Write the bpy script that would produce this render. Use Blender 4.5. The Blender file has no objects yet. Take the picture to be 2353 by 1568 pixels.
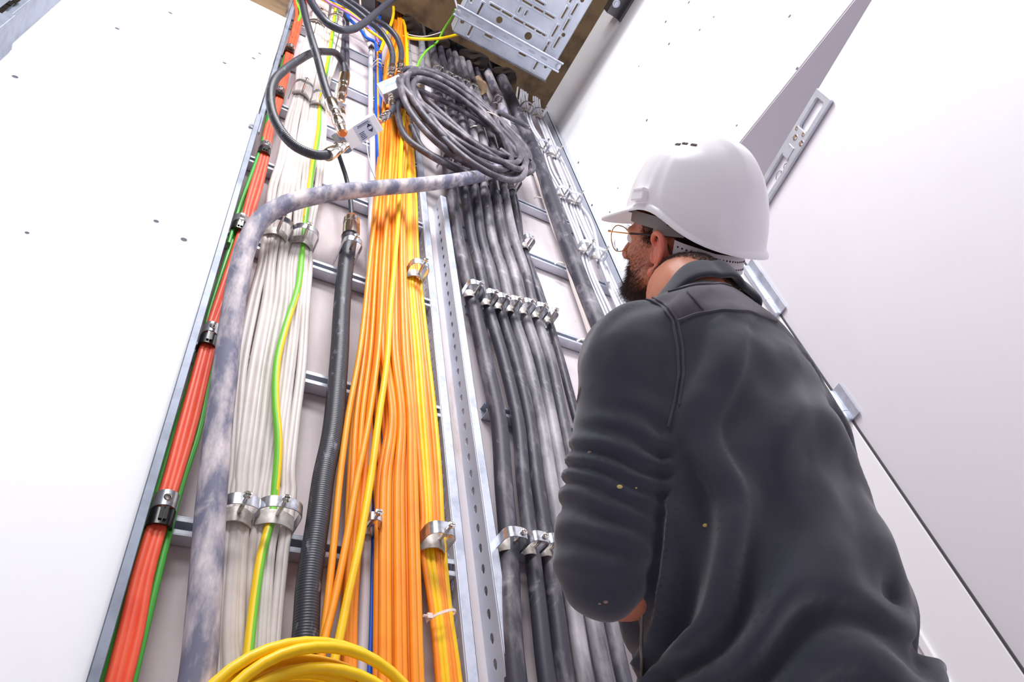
import bpy, bmesh, math, random
import numpy as np
from mathutils import Vector, Matrix
from mathutils.geometry import delaunay_2d_cdt
random.seed(7); np.random.seed(7)
SC = bpy.context.scene; COL = SC.collection
# ------------------------------------------------------------------ survey of the room
F_PX, CX, CY = 1554.0, 1176.5, 784.0
_z = np.array([862-CX, -641-CY, F_PX]); _z /= np.linalg.norm(_z)
_x = np.array([4250-CX, 1800-CY, F_PX]); _x -= _z*(_x@_z); _x /= np.linalg.norm(_x)
_y = np.cross(_z, _x); _y = _y if _y[2] > 0 else -_y
EYE = np.array([0, 0, .85]); D = 1.30
FWD = np.array([_x[2], _y[2], _z[2]]); RGT = np.array([_x[0], _y[0], _z[0]]); UPI = -np.array([_x[1], _y[1], _z[1]])
def ray(u, v):
    d = np.array([u-CX, v-CY, F_PX]); return np.array([d@_x, d@_y, d@_z])
def P(u, v, off=0.0):                 # point of the wall-parallel plane that stands `off` in front of the back wall
    r = ray(u, v); return EYE + r*(D-off)/r[1]
def PZ(u, v, z):                      # point of a horizontal plane
    r = ray(u, v); return EYE + r*(z-EYE[2])/r[2]
def PX(u, v, x):                      # point of a plane parallel to the right wall
    r = ray(u, v); return EYE + r*x/r[0]
def PD(u, v, t):                      # point at distance t from the eye
    r = ray(u, v); return EYE + r*t/np.linalg.norm(r)
def mpp(p): return float((np.asarray(p)-EYE)@FWD)/F_PX      # metres per pixel at p
# ------------------------------------------------------------------ materials
def ramp(nt, fac, stops):
    r = nt.nodes.new('ShaderNodeValToRGB'); e = r.color_ramp.elements
    while len(e) < len(stops): e.new(.5)
    for k, (p, c) in enumerate(stops): e[k].position = p; e[k].color = (*c, 1) if len(c) == 3 else c
    nt.links.new(fac, r.inputs[0]); return r.outputs[0]
def noise(nt, vec, scale, detail=4, rough=.55, stretch=None, dist=0):
    if stretch:
        m = nt.nodes.new('ShaderNodeMapping'); m.inputs['Scale'].default_value = stretch
        nt.links.new(vec, m.inputs[0]); vec = m.outputs[0]
    n = nt.nodes.new('ShaderNodeTexNoise'); n.inputs['Scale'].default_value = scale
    n.inputs['Detail'].default_value = detail; n.inputs['Roughness'].default_value = rough; n.inputs['Distortion'].default_value = dist
    nt.links.new(vec, n.inputs['Vector']); return n.outputs['Fac']
def mix(nt, fac, a, b):
    m = nt.nodes.new('ShaderNodeMix'); m.data_type = 'RGBA'
    if isinstance(fac, (int, float)): m.inputs[0].default_value = fac
    else: nt.links.new(fac, m.inputs[0])
    for k, c in ((6, a), (7, b)):
        if isinstance(c, tuple): m.inputs[k].default_value = (*c, 1)
        else: nt.links.new(c, m.inputs[k])
    return m.outputs[2]
def srgb(r, g, b):
    return tuple((c/255/12.92 if c/255 <= .04045 else ((c/255+.055)/1.055)**2.4) for c in (r, g, b))
MATS = {}
def mat(name, col, rough=.5, metal=0.0, mottled=None, m_scale=8, m_lo=.45, m_hi=.65, stretch=None, bump=0, b_scale=60,
        coord='Object', spec=.5, sheen=0, extra=None, sss=0, trans=0, alpha=1):
    m = bpy.data.materials.new(name); m.use_nodes = True; nt = m.node_tree; b = nt.nodes['Principled BSDF']
    tc = nt.nodes.new('ShaderNodeTexCoord'); vec = tc.outputs[coord]
    b.inputs['Roughness'].default_value = rough; b.inputs['Metallic'].default_value = metal
    b.inputs['Specular IOR Level'].default_value = spec
    if sheen: b.inputs['Sheen Weight'].default_value = sheen; b.inputs['Sheen Roughness'].default_value = .5
    if sss: b.inputs['Subsurface Weight'].default_value = sss; b.inputs['Subsurface Radius'].default_value = (.01, .004, .002)
    if trans: b.inputs['Transmission Weight'].default_value = trans
    c = col
    if mottled: c = mix(nt, ramp(nt, noise(nt, vec, m_scale, 6, .6, stretch), [(m_lo, (0, 0, 0)), (m_hi, (1, 1, 1))]), col, mottled)
    if extra: c = extra(nt, tc, c)
    if isinstance(c, tuple): b.inputs['Base Color'].default_value = (*c, 1)
    else: nt.links.new(c, b.inputs['Base Color'])
    if bump:
        bp = nt.nodes.new('ShaderNodeBump'); bp.inputs['Strength'].default_value = bump; bp.inputs['Distance'].default_value = .002
        nt.links.new(noise(nt, vec, b_scale, 4), bp.inputs['Height']); nt.links.new(bp.outputs[0], b.inputs['Normal'])
    MATS[name] = m; return m
def specks(scale, size, colr, keep=.5):
    def f(nt, tc, c):
        v = nt.nodes.new('ShaderNodeTexVoronoi'); v.inputs['Scale'].default_value = scale
        nt.links.new(tc.outputs['Object'], v.inputs['Vector'])
        a = nt.nodes.new('ShaderNodeMath'); a.operation = 'LESS_THAN'; a.inputs[1].default_value = size
        nt.links.new(v.outputs['Distance'], a.inputs[0])
        s = nt.nodes.new('ShaderNodeSeparateColor'); nt.links.new(v.outputs['Color'], s.inputs[0])
        g = nt.nodes.new('ShaderNodeMath'); g.operation = 'GREATER_THAN'; g.inputs[1].default_value = keep
        nt.links.new(s.outputs[0], g.inputs[0])
        k = nt.nodes.new('ShaderNodeMath'); k.operation = 'MULTIPLY'; nt.links.new(a.outputs[0], k.inputs[0]); nt.links.new(g.outputs[0], k.inputs[1])
        return mix(nt, k.outputs[0], c, colr)
    return f
def rings(scale, colr, lo=.75, hi=.95, amount=.6):      # scuff rings that circle a cable, along the UV length
    def f(nt, tc, c):
        s = noise(nt, tc.outputs['UV'], 1.0, 5, .6, (2.5, scale, 1), 1.2)
        w = ramp(nt, s, [(lo, (0, 0, 0)), (hi, (amount,)*3)])
        return mix(nt, w, c, colr)
    return f
mat('white_wall', (.895, .89, .92), .75, mottled=(.855, .85, .88), m_scale=1.3, extra=specks(9, .075, (.10, .08, .12), .55))
mat('white_plain', (.93, .925, .955), .7)
mat('concrete_pale', srgb(222, 212, 216), .85, mottled=srgb(184, 172, 172), m_scale=3.2, m_lo=.5, m_hi=.8, stretch=(1, 1, .35), bump=.25,
    extra=lambda nt, tc, c: specks(16, .03, (.16, .12, .1), .55)(nt, tc, mix(nt, ramp(nt, noise(nt, tc.outputs['Object'], 2.2, 6, .7, (3, 1, .5)), [(.62, (0, 0, 0)), (.78, (.75,)*3)]), c, srgb(170, 132, 100))))
mat('concrete_brown', srgb(120, 98, 72), .9, mottled=srgb(84, 66, 50), m_scale=6, bump=.6, b_scale=40)
mat('hole_dark', srgb(40, 32, 30), .95, mottled=srgb(70, 55, 45), m_scale=9)
mat('door_paint', srgb(238, 236, 244), .45, mottled=srgb(232, 229, 238), m_scale=.9)
mat('soffit_grey', srgb(214, 206, 216), .7, mottled=srgb(200, 180, 176), m_scale=1.4, m_lo=.5, m_hi=.8)
mat('galv', srgb(216, 220, 230), .38, .55, mottled=srgb(192, 198, 212), m_scale=18, m_lo=.35, m_hi=.8, stretch=(1, 1, .25))
mat('galv_light', srgb(214, 220, 234), .38, .6, mottled=srgb(186, 192, 208), m_scale=16)
mat('galv_tray', srgb(206, 212, 224), .45, .45, mottled=srgb(190, 196, 210), m_scale=5)
mat('zinc_clamp', srgb(205, 208, 216), .28, .9, mottled=srgb(160, 160, 166), m_scale=45)
mat('saddle_grey', srgb(196, 190, 186), .45, .35, mottled=srgb(160, 150, 142), m_scale=40)
mat('chrome', srgb(232, 224, 216), .14, 1)
mat('brass', srgb(226, 150, 100), .3, .8)
mat('steel_dark_and_shade', srgb(110, 108, 112), .4, .8)  # dark steel parts, and the painted shade of the tray's end flange
mat('black_rubber', srgb(24, 24, 28), .42, mottled=srgb(50, 50, 56), m_scale=50)
mat('black_clip', srgb(18, 18, 20), .25, spec=.8)
mat('red_cable', srgb(246, 98, 66), .42, mottled=srgb(236, 80, 56), m_scale=14, m_lo=.4, m_hi=.7, extra=rings(3, srgb(255, 205, 190), .68, .8, .7))
mat('green_cable', srgb(70, 168, 62), .4)
mat('lime_stripe', srgb(120, 205, 60), .4)
mat('yellow_stripe', srgb(255, 214, 30), .4)
mat('grey_cable', srgb(218, 210, 207), .45, mottled=srgb(202, 192, 187), m_scale=6)
mat('galv_dull', srgb(140, 147, 164), .5, .25, mottled=srgb(120, 127, 142), m_scale=14)
mat('white_cable', srgb(206, 205, 214), .45)
mat('orange_cable', srgb(255, 158, 40), .42, mottled=srgb(255, 142, 26), m_scale=10, extra=rings(2.2, srgb(255, 215, 160), .72, .86, .55))
mat('amber_cable', srgb(255, 166, 40), .42, mottled=srgb(255, 152, 28), m_scale=10)
mat('yellow_cable', srgb(255, 210, 20), .4, mottled=srgb(250, 192, 16), m_scale=10)
mat('blue_cable', srgb(12, 96, 214), .4)
mat('purple_cable', srgb(178, 110, 196), .45)
mat('trunking', srgb(222, 208, 204), .6)
mat('tie_white', srgb(240, 222, 214), .5)
mat('foam', srgb(214, 186, 152), .9, mottled=srgb(190, 160, 126), m_scale=14, bump=.8)
mat('label_grey', srgb(205, 208, 226), .5); mat('label_blue', srgb(150, 166, 222), .5); mat('ink', srgb(40, 48, 84), .6)
def dusty(name, base, dust, lo, hi, scale=14, st=(1, 1, .35), rough=.5):
    mat(name, base, rough, mottled=dust, m_scale=scale, m_lo=lo, m_hi=hi, stretch=st, extra=rings(9, tuple(min(1, d*1.25) for d in dust), .6, .78, .55), bump=.15, b_scale=120)
dusty('black_dusty', srgb(58, 56, 68), srgb(168, 162, 172), .5, .86)
dusty('black_very_dusty', srgb(82, 80, 90), srgb(196, 190, 196), .42, .74, 10)
dusty('conduit_dusty', srgb(112, 112, 134), srgb(214, 202, 204), .42, .66, 22, (1, 1, .35), .7)
dusty('coil_dusty', srgb(76, 72, 82), srgb(160, 150, 160), .48, .82, 20)
mat('black_cable', srgb(52, 54, 66), .4, mottled=srgb(86, 88, 104), m_scale=60, m_lo=.55, m_hi=.8, bump=.1)
def corr(nt, tc, c):
    w = nt.nodes.new('ShaderNodeTexWave'); w.bands_direction = 'Y'; w.inputs['Scale'].default_value = 55
    nt.links.new(tc.outputs['UV'], w.inputs['Vector'])
    bp = nt.nodes.new('ShaderNodeBump'); bp.inputs['Strength'].default_value = .22; bp.inputs['Distance'].default_value = .002
    nt.links.new(w.outputs['Fac'], bp.inputs['Height']); nt.links.new(bp.outputs[0], nt.nodes['Principled BSDF'].inputs['Normal'])
    return mix(nt, ramp(nt, noise(nt, tc.outputs['Object'], 45, 6, .7, (1, 1, .5)), [(.58, (0, 0, 0)), (.72, (.5,)*3)]), c, srgb(170, 172, 186))
mat('black_corrugated', srgb(48, 48, 58), .42, extra=corr)
# ------------------------------------------------------------------ mesh kit
class MB:
    def __init__(s): s.v = []; s.f = []; s.m = []; s.uv = []
    def add(s, V, Fc, mi=0, UV=None):
        o = len(s.v); s.v += [tuple(map(float, p)) for p in V]
        for k, fc in enumerate(Fc):
            s.f.append([o+i for i in fc]); s.m.append(mi[k] if isinstance(mi, list) else mi)
            s.uv.append(UV[k] if UV else [(0, 0)]*len(fc))
        return s
    def box(s, lo, hi, mi=0):
        x0, y0, z0 = lo; x1, y1, z1 = hi
        V = [(x, y, z) for x in (x0, x1) for y in (y0, y1) for z in (z0, z1)]
        return s.add(V, [(0, 1, 3, 2), (4, 6, 7, 5), (0, 4, 5, 1), (2, 3, 7, 6), (0, 2, 6, 4), (1, 5, 7, 3)], mi)
    def obox(s, c, ax, h, mi=0):       # oriented box: centre, three axes, half sizes
        c = np.asarray(c, float); V = [c + sum(np.asarray(a)*hh*q for a, hh, q in zip(ax, h, (i, j, k))) for i in (-1, 1) for j in (-1, 1) for k in (-1, 1)]
        return s.add(V, [(0, 1, 3, 2), (4, 6, 7, 5), (0, 4, 5, 1), (2, 3, 7, 6), (0, 2, 6, 4), (1, 5, 7, 3)], mi)
    def tube(s, pts, r, n=10, mi=0, caps=True, half=None, closed=False, twist=None):
        pts = [np.asarray(p, float) for p in pts]; N = len(pts)
        rr = r if hasattr(r, '__len__') else [r]*N
        T = []
        for i in range(N):
            a = pts[(i-1) % N] if closed else pts[max(0, i-1)]; b = pts[(i+1) % N] if closed else pts[min(N-1, i+1)]
            t = b-a; T.append(t/(np.linalg.norm(t)+1e-12))
        ref = np.array([0, -1., 0]) if abs(T[0][1]) < .9 else np.array([1., 0, 0])
        u = ref - T[0]*(ref@T[0]); u /= np.linalg.norm(u)
        V = []; L = 0; Ls = []
        for i in range(N):
            u = u - T[i]*(u@T[i]); u /= np.linalg.norm(u)+1e-12; w = np.cross(T[i], u)
            if i: L += np.linalg.norm(pts[i]-pts[i-1])
            Ls.append(L)
            for k in range(n):
                a = 2*math.pi*k/n; V.append(pts[i] + rr[i]*(math.cos(a)*u + math.sin(a)*w))
        Fc = []; UV = []; M = []
        for i in range(N if closed else N-1):
            j = (i+1) % N
            for k in range(n):
                k2 = (k+1) % n; Fc.append((i*n+k, i*n+k2, j*n+k2, j*n+k))
                UV.append([(k/n, Ls[i]), ((k+1)/n, Ls[i]), ((k+1)/n, Ls[j] if j else L), (k/n, Ls[j] if j else L)])
                M.append(mi if half is None else (half if (k+int(round((twist(pts[i]) if twist else 0)*n))) % n < n/2 else mi))
        if caps and not closed:
            Fc += [tuple(range(n-1, -1, -1)), tuple((N-1)*n+k for k in range(n))]; UV += [[(0, 0)]*n]*2; M += [mi]*2
        return s.add(V, Fc, M, UV)
    def lathe(s, c, axis, prof, n=20, mi=0):    # prof: list of (distance along axis, radius)
        c = np.asarray(c, float); a = np.asarray(axis, float); a = a/np.linalg.norm(a)
        ref = np.array([0, 0, 1.]) if abs(a[2]) < .9 else np.array([1., 0, 0]); u = np.cross(a, ref); u /= np.linalg.norm(u); w = np.cross(a, u)
        V = [c + a*d + max(r, 1e-5)*(math.cos(2*math.pi*k/n)*u + math.sin(2*math.pi*k/n)*w) for d, r in prof for k in range(n)]
        Fc = [(i*n+k, i*n+(k+1) % n, (i+1)*n+(k+1) % n, (i+1)*n+k) for i in range(len(prof)-1) for k in range(n)]
        Fc += [tuple(range(n)), tuple((len(prof)-1)*n+k for k in range(n-1, -1, -1))]
        return s.add(V, Fc, mi)
    def ribbon(s, path, up, h, t, mi=0):        # flat strip: path of points, `up` its width direction, h width, t thickness
        pts = [np.asarray(p, float) for p in path]; up = np.asarray(up, float); N = len(pts); V = []
        for i in range(N):
            d = pts[min(N-1, i+1)]-pts[max(0, i-1)]; d /= np.linalg.norm(d); nn = np.cross(d, up); nn /= np.linalg.norm(nn)
            for q, e in ((-1, -1), (1, -1), (1, 1), (-1, 1)): V.append(pts[i]+up*h/2*q+nn*t/2*e)
        Fc = [(i*4+k, i*4+(k+1) % 4, i*4+4+(k+1) % 4, i*4+4+k) for i in range(N-1) for k in range(4)] + [(3, 2, 1, 0), tuple((N-1)*4+k for k in range(4))]
        return s.add(V, Fc, mi)
    def plate(s, outline, holes, O, U, W, thick, mi=0):   # flat sheet with holes in the plane O + U a + W b, thickness along U x W
        O, U, W = (np.asarray(q, float) for q in (O, U, W)); Nn = np.cross(U, W); Nn /= np.linalg.norm(Nn)
        vs = []; es = []
        for lp in [outline]+holes:
            o = len(vs); vs += [Vector(p) for p in lp]; es += [(o+i, o+(i+1) % len(lp)) for i in range(len(lp))]
        r = delaunay_2d_cdt(vs, es, [], 0, 1e-7)
        pv, tr = r[0], r[2]
        def inside(p, lp):
            c = False; j = len(lp)-1
            for i in range(len(lp)):
                if (lp[i][1] > p[1]) != (lp[j][1] > p[1]) and p[0] < (lp[j][0]-lp[i][0])*(p[1]-lp[i][1])/(lp[j][1]-lp[i][1])+lp[i][0]: c = not c
                j = i
            return c
        bb = [(min(q[0] for q in h), max(q[0] for q in h), min(q[1] for q in h), max(q[1] for q in h), h) for h in holes]
        keep = []
        for t in tr:
            c = ((pv[t[0]][0]+pv[t[1]][0]+pv[t[2]][0])/3, (pv[t[0]][1]+pv[t[1]][1]+pv[t[2]][1])/3)
            if not inside(c, outline): continue
            if any(x0 < c[0] < x1 and y0 < c[1] < y1 and inside(c, h) for x0, x1, y0, y1, h in bb): continue
            keep.append(tuple(t))
        n = len(pv); V = [O+U*p[0]+W*p[1] for p in pv]; V += [q+Nn*thick for q in V]
        cnt = {}
        for t in keep:
            for i in range(3): cnt[(t[i], t[(i+1) % 3])] = 1
        Fc = [t[::-1] for t in keep]+[tuple(i+n for i in t) for t in keep]
        Fc += [(a, b, b+n, a+n) for (a, b) in cnt if (b, a) not in cnt]
        return s.add(V, Fc, mi)
    def build(s, name, mats, parent=None, smooth=True, label=None, bevel=0):
        me = bpy.data.meshes.new(name); me.from_pydata(s.v, [], s.f); me.update()
        for m in (mats if isinstance(mats, (list, tuple)) else [mats]): me.materials.append(MATS[m])
        me.polygons.foreach_set('material_index', s.m)
        uvl = me.uv_layers.new(name='UVMap'); flat = []
        for q in s.uv:
            for a in q: flat += [a[0], a[1]]
        uvl.data.foreach_set('uv', flat)
        me.polygons.foreach_set('use_smooth', [smooth]*len(s.f))
        if smooth:
            try: me.set_sharp_from_angle(angle=math.radians(42))
            except Exception: pass
        o = bpy.data.objects.new(name, me); COL.objects.link(o)
        if parent is not None:
            o.parent = parent
            o.matrix_parent_inverse = Matrix.Translation(-parent.location)
        if label: o['label'] = label
        if bevel:
            b = o.modifiers.new('bevel', 'BEVEL'); b.width = bevel; b.segments = 2; b.limit_method = 'ANGLE'
        return o
def tag(o, label, cat, group=None, kind=None):
    o['label'] = label; o['category'] = cat
    if group: o['group'] = group
    if kind: o['kind'] = kind
    return o
def thing(name, loc, label, cat, group=None):
    o = bpy.data.objects.new(name, None); o.empty_display_size = .02; COL.objects.link(o); o.location = tuple(map(float, loc))
    return tag(o, label, cat, group)
def struct(o): o['kind'] = 'structure'; return o
def crom(pts, step=.03):
    p = [np.asarray(q, float) for q in pts]; out = []
    for i in range(len(p)-1):
        a, b, c, d = p[max(0, i-1)], p[i], p[i+1], p[min(len(p)-1, i+2)]
        n = max(1, int(math.ceil(np.linalg.norm(c-b)/step)))
        l0, l1, l2 = (max(1e-6, np.linalg.norm(x))**.5 for x in (b-a, c-b, d-c))
        t1 = (c-b) if i == 0 else ((b-a)/l0-(c-a)/(l0+l1)+(c-b)/l1)*l1
        t2 = (c-b) if i == len(p)-2 else ((c-b)/l1-(d-b)/(l1+l2)+(d-c)/l2)*l1
        for k in range(n):
            t = k/n; out.append((2*t**3-3*t**2+1)*b+(t**3-2*t**2+t)*t1+(-2*t**3+3*t**2)*c+(t**3-t**2)*t2)
    out.append(p[-1]); return out
ORD = ['first', 'second', 'third', 'fourth', 'fifth', 'sixth', 'seventh', 'eighth', 'ninth', 'tenth', 'eleventh', 'twelfth', 'thirteenth', 'fourteenth']
# ------------------------------------------------------------------ room shell
ZC = 5.34; XR = 1.778; YH = .552*D
XL = P(358, 1050, .085)[0]
ztop_board = P(617, 22, .085)[2]
struct(MB().box((-2.6, D, 0), (2.4, D+.2, 6.4)).build('wall_back', 'concrete_pale', smooth=False))
struct(MB().box((-2.6, D-.085, 0), (XL, D-.001, ztop_board)).build('wall_left', 'white_wall', smooth=False))
struct(MB().box((-2.6, D-.07, ztop_board), (XL-.01, D-.001, ZC)).build('wall_upper', 'concrete_brown', smooth=False))
struct(MB().box((-2.6, -2.2, -.1), (2.4, D+.2, 0)).build('floor', 'soffit_grey', smooth=False))
mb = MB(); mb.box((-2.6, -2.2, ZC), (2.4, D-.14, ZC+.3)); mb.box((-2.6, D-.14, ZC+.0), (.35, D, ZC+.3)); mb.box((1.42, D-.14, ZC), (2.4, D, ZC+.3)); mb.box((-2.6, D-.3, 6.35), (2.4, D+.2, 6.4))
struct(mb.build('ceiling', 'concrete_brown', smooth=False))
ZS = .85+1.88*D; ZT = .85+1.613*D
mb = MB(); mb.box((XR, YH+.002, 0), (XR+.5, D+.2, 6.4)); mb.box((XR, -2.2, ZS), (XR+.5, YH+.002, ZC)); 
struct(mb.build('wall_right', 'white_wall', smooth=False))
mb = MB(); mb.box((XR+.004, -2.2, ZS-.006), (XR+.9, YH+.3, ZS+.0)); 
struct(mb.build('trim_lintel', 'soffit_grey', smooth=False))
mb = MB(); mb.box((XR-.012, YH, 0), (XR+.002, YH+.16, ZT+.35)); mb.box((XR-.02, YH+.15, 0), (XR+.002, YH+.17, ZT+.35))
struct(mb.build('trim_jamb', 'white_plain', smooth=False, bevel=.002))
struct(MB().box((XR+.42, -2.2, 0), (XR+.46, YH+.1, 6.4)).build('wall_beyond', 'white_plain', smooth=False))
# open door leaf, turned twelve degrees into the room
th = math.radians(12.2); dv = np.array([-math.sin(th), -math.cos(th), 0]); dn = np.array([-math.cos(th), math.sin(th), 0])
HG = np.array([XR-.004, YH, 0])
door = bpy.data.objects.new('door_1', None); COL.objects.link(door); door.location = tuple(HG); struct(door)
LW = 2.3
c = HG + dv*LW/2 - dn*.02; c[2] = ZT/2
MB().obox(c, (dv, dn, (0, 0, 1)), (LW/2, .02, ZT/2)).build('door_leaf', 'door_paint', door, smooth=False, bevel=.002)
MB().obox(HG+dv*.004+dn*.002+np.array([0, 0, ZT/2]), (dv, dn, (0, 0, 1)), (.003, .003, ZT/2)).build('edge_seal', 'steel_dark_and_shade', door, smooth=False)
for (u0, v0, u1, v1) in ((1704, 620, 1786, 724), (1912, 895, 1957, 962)):
    a = PX(u0, v0, XR-.02); b = PX(u1, v1, XR-.02); z0, z1 = b[2], a[2]; zm = (z0*.72+z1*.28)
    hc = HG + dn*.012
    mb = MB(); mb.lathe((hc[0], hc[1], z0), (0, 0, 1), [(0, .004), (.001, .010), (.006, .0125), (zm-z0-.002, .0125), (zm-z0-.001, .011)], 20)
    mb.lathe((hc[0], hc[1], zm), (0, 0, 1), [(0, .011), (.001, .0125), (z1-zm-.005, .0125), (z1-zm, .008)], 20)
    mb.obox(np.array([hc[0], hc[1], (z0+z1)/2])+dv*.022-dn*.006, (dv, dn, (0, 0, 1)), (.02, .0025, (z1-z0)/2))
    mb.build('hinge', 'galv_light', door)
def on_leaf(u, v, lift=0):
    r = ray(u, v); n = dn; q = HG + dn*lift
    t = ((q-EYE)@n)/(r@n); return EYE+r*t
# aluminium frame plate screwed to the leaf, with a number written inside it
c00 = on_leaf(1878, 200); zt_ = ZT-.01
A = on_leaf(1918, 232); B2_ = on_leaf(1768, 473)
s0 = (A-HG)@dv; s1 = (B2_-HG)@dv; zA = A[2]; 
zlow = zA-.0; ztp = on_leaf(1884, 207)[2]; 
O = HG + dn*.003; H_ = max(.05, ztp-zlow)
sa, sb = max(.02, min(s0, s1)), max(s0, s1)
def hole(x0, x1, y0, y1, r=.008):
    return [(x0+r, y0), (x1-r, y0), (x1, y0+r), (x1, y1-r), (x1-r, y1), (x0+r, y1), (x0, y1-r), (x0, y0+r)]
def circ(x, y, r, n=12, ry=None): return [(x+r*math.cos(2*math.pi*k/n), y+(ry or r)*math.sin(2*math.pi*k/n)) for k in range(n)]
Lf = sb-.015
fr = thing('lock_mounting_frame', O+dv*sb+np.array([0, 0, ztp]), 'grey aluminium mounting frame with two slots screwed to the white door leaf', 'frame')
fb = H_*.22
sd = lambda u, v: float((on_leaf(u, v)-HG)@dv)
su1, su0, sl1 = sd(1893, 232), sd(1852, 301), sd(1818, 362)
mb = MB(); h1 = hole(su0, su1, zlow+fb, ztp-fb); h2 = hole(.045, sl1, zlow+fb, ztp-fb)
mb.plate([(.015, zlow), (sb, zlow), (sb, ztp), (.015, ztp)], [h1, h2], O, dv, (0, 0, 1), -.012 if np.cross(dv, (0, 0, 1))@dn < 0 else .012)
mb.build('frame_plate', 'galv', fr, smooth=False, bevel=.0015)
mid = (su0+sl1)/2
for (dx, dz, r_) in ((.04, .3, .007), (.04, -.2, .007), (.015, .1, .010), (.015, -.38, .010)):
    p = O+dn*.012+dv*(mid+dx)+np.array([0, 0, (zlow+ztp)/2+dz*H_])
    MB().lathe(p, dn, [(0, r_), (.002, r_), (.003, r_*.6)], 14).build('screw', 'chrome', fr)
MB().obox(O+dn*.013+dv*(mid-.035)+np.array([0, 0, (zlow+ztp)/2]), (dv, dn, (0, 0, 1)), (.022, .0015, H_*.2)).build('cover_plate', 'galv_light', fr, smooth=False, bevel=.002)
def leafink(pxs, name='handwriting'):
    return MB().tube(crom([on_leaf(u, v, .0035) for u, v in pxs], .004), .0010, 6)
mk = MB()
for pxs in ([(1783, 413), (1784, 402), (1790, 394), (1795, 393), (1795, 400), (1790, 413), (1789, 417), (1792, 408), (1799, 404)],
            [(1804, 377), (1810, 377), (1811, 384), (1805, 390), (1801, 387), (1802, 380), (1807, 376)]):
    mk.tube(crom([on_leaf(u, v, .0035) for u, v in pxs], .004), .0010, 6)
mk.build('handwriting', 'ink', door)
# ------------------------------------------------------------------ horizontal C rails on the wall
YR = D-.041
def c_rail(x0, x1, z, label, grp):
    # C channel, 41 wide, 41 deep, lips turned in at the front
    t = .0025; hh = .021
    mb = MB()
    mb.box((x0, D-.006, z-hh), (x1, D-.006+t, z+hh))
    mb.box((x0, YR, z-hh), (x1, D-.004, z-hh+t)); mb.box((x0, YR, z+hh-t), (x1, D-.004, z+hh))
    mb.box((x0, YR, z-hh+t), (x1, YR+t, z-hh+.012)); mb.box((x0, YR, z+hh-.012), (x1, YR+t, z+hh-t))
    o = mb.build('mounting_rail', 'galv', smooth=False, bevel=.0006)
    return tag(o, label, 'rail', grp)
lv = [(540, 1228), (715, 868), (715, 604), (736, 427), (760, 300), (823, 211), (823, 122)]
zz = [P(u, v, .04)[2] for u, v in lv]
zz[4] = (zz[3]+zz[5])/2
RL = P(600, 1400, .04)
xl0, xl1 = XL+.004, P(1035, 1250, .0)[0]
names = ['lowest steel rail crossing the wall behind the red and pale grey cables', 'second steel rail from the bottom, left of the orange cables',
         'third steel rail from the bottom, at the two large clamps around grey cables', 'steel rail crossing behind the thin black cable just below the white junction box',
         'steel rail passing behind the loop of black corrugated cable', 'steel rail just left of the white conduit beneath the ceiling', 'uppermost steel rail on the left, nearest the ceiling']
for z, n in zip(zz, names): c_rail(xl0, xl1, z, n, 'rails of the left cable run')
rv = [(1100, 1245), (1100, 932), (1305, 775), (1250, 598), (1212, 470), (1180, 330), (1180, 220)]
zr = [P(u, v, .04)[2] for u, v in rv]
zr[0] = zr[2]-.97; zr[1] = zr[2]-.5; zr[5] = zr[4]+.5; zr[6] = zr[4]+1.0
xr0, xr1 = P(1160, 1400, 0)[0]+.012, 1.70
names = ['steel rail under the lowest row of clamps right of the slotted upright', 'steel rail seen as a stub right of the wide slotted upright',
         'steel rail just above the shoulder of the man, right of the seven black cables', 'steel rail at the single clamp of the thin black cable', 'steel rail just under the right end of the cable coil',
         'steel rail hidden behind the coil of cable', 'steel rail at the top row of clamps under the metal tray']
for z, n in zip(zr, names): c_rail(xr0, xr1, z, n, 'rails of the right cable run')
# ------------------------------------------------------------------ uprights
def upright(x, depth, lip, z0, z1, name, label, hole_w, hole_h, pitch, lipdir=1):
    t = thing(name, (x, D, z0), label, 'upright')
    n = int((z1-z0)/pitch)
    H = [circ(depth*.5, (k+.5)*pitch, hole_w/2, 10, hole_h/2) for k in range(n)]
    MB().plate([(0, 0), (depth, 0), (depth, z1-z0), (0, z1-z0)], H, (x, D, z0), (0, -1, 0), (0, 0, 1), .003).build('slotted_web', 'galv_tray', t, smooth=False)
    xl, xh = sorted((x, x+lip*lipdir))
    mb = MB(); mb.box((xl, D-depth-.003, z0), (xh, D-depth, z1)); xe = x+lip*lipdir; mb.box((min(xe, xe-.003*lipdir), D-depth-.003, z0), (max(xe, xe-.003*lipdir), D-depth+.014, z1))
    mb.build('lip', 'galv_light', t, smooth=False, bevel=.0012)
    return t
x2 = P(1105, 1400, 0)[0]
upright(x2, .072, .024, .02, .85+1.93*D, 'slotted_upright', 'wide galvanised steel upright with a row of dark oval holes, left of the black cables', .016, .026, .056)
x1 = P(1049, 1400, .02)[0]
u1 = upright(x1-.004, .045, .026, .02, ZC-.1, 'slotted_upright', 'narrow galvanised steel upright with slotted dark edge, right of the orange cables', .018, .024, .044)
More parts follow.
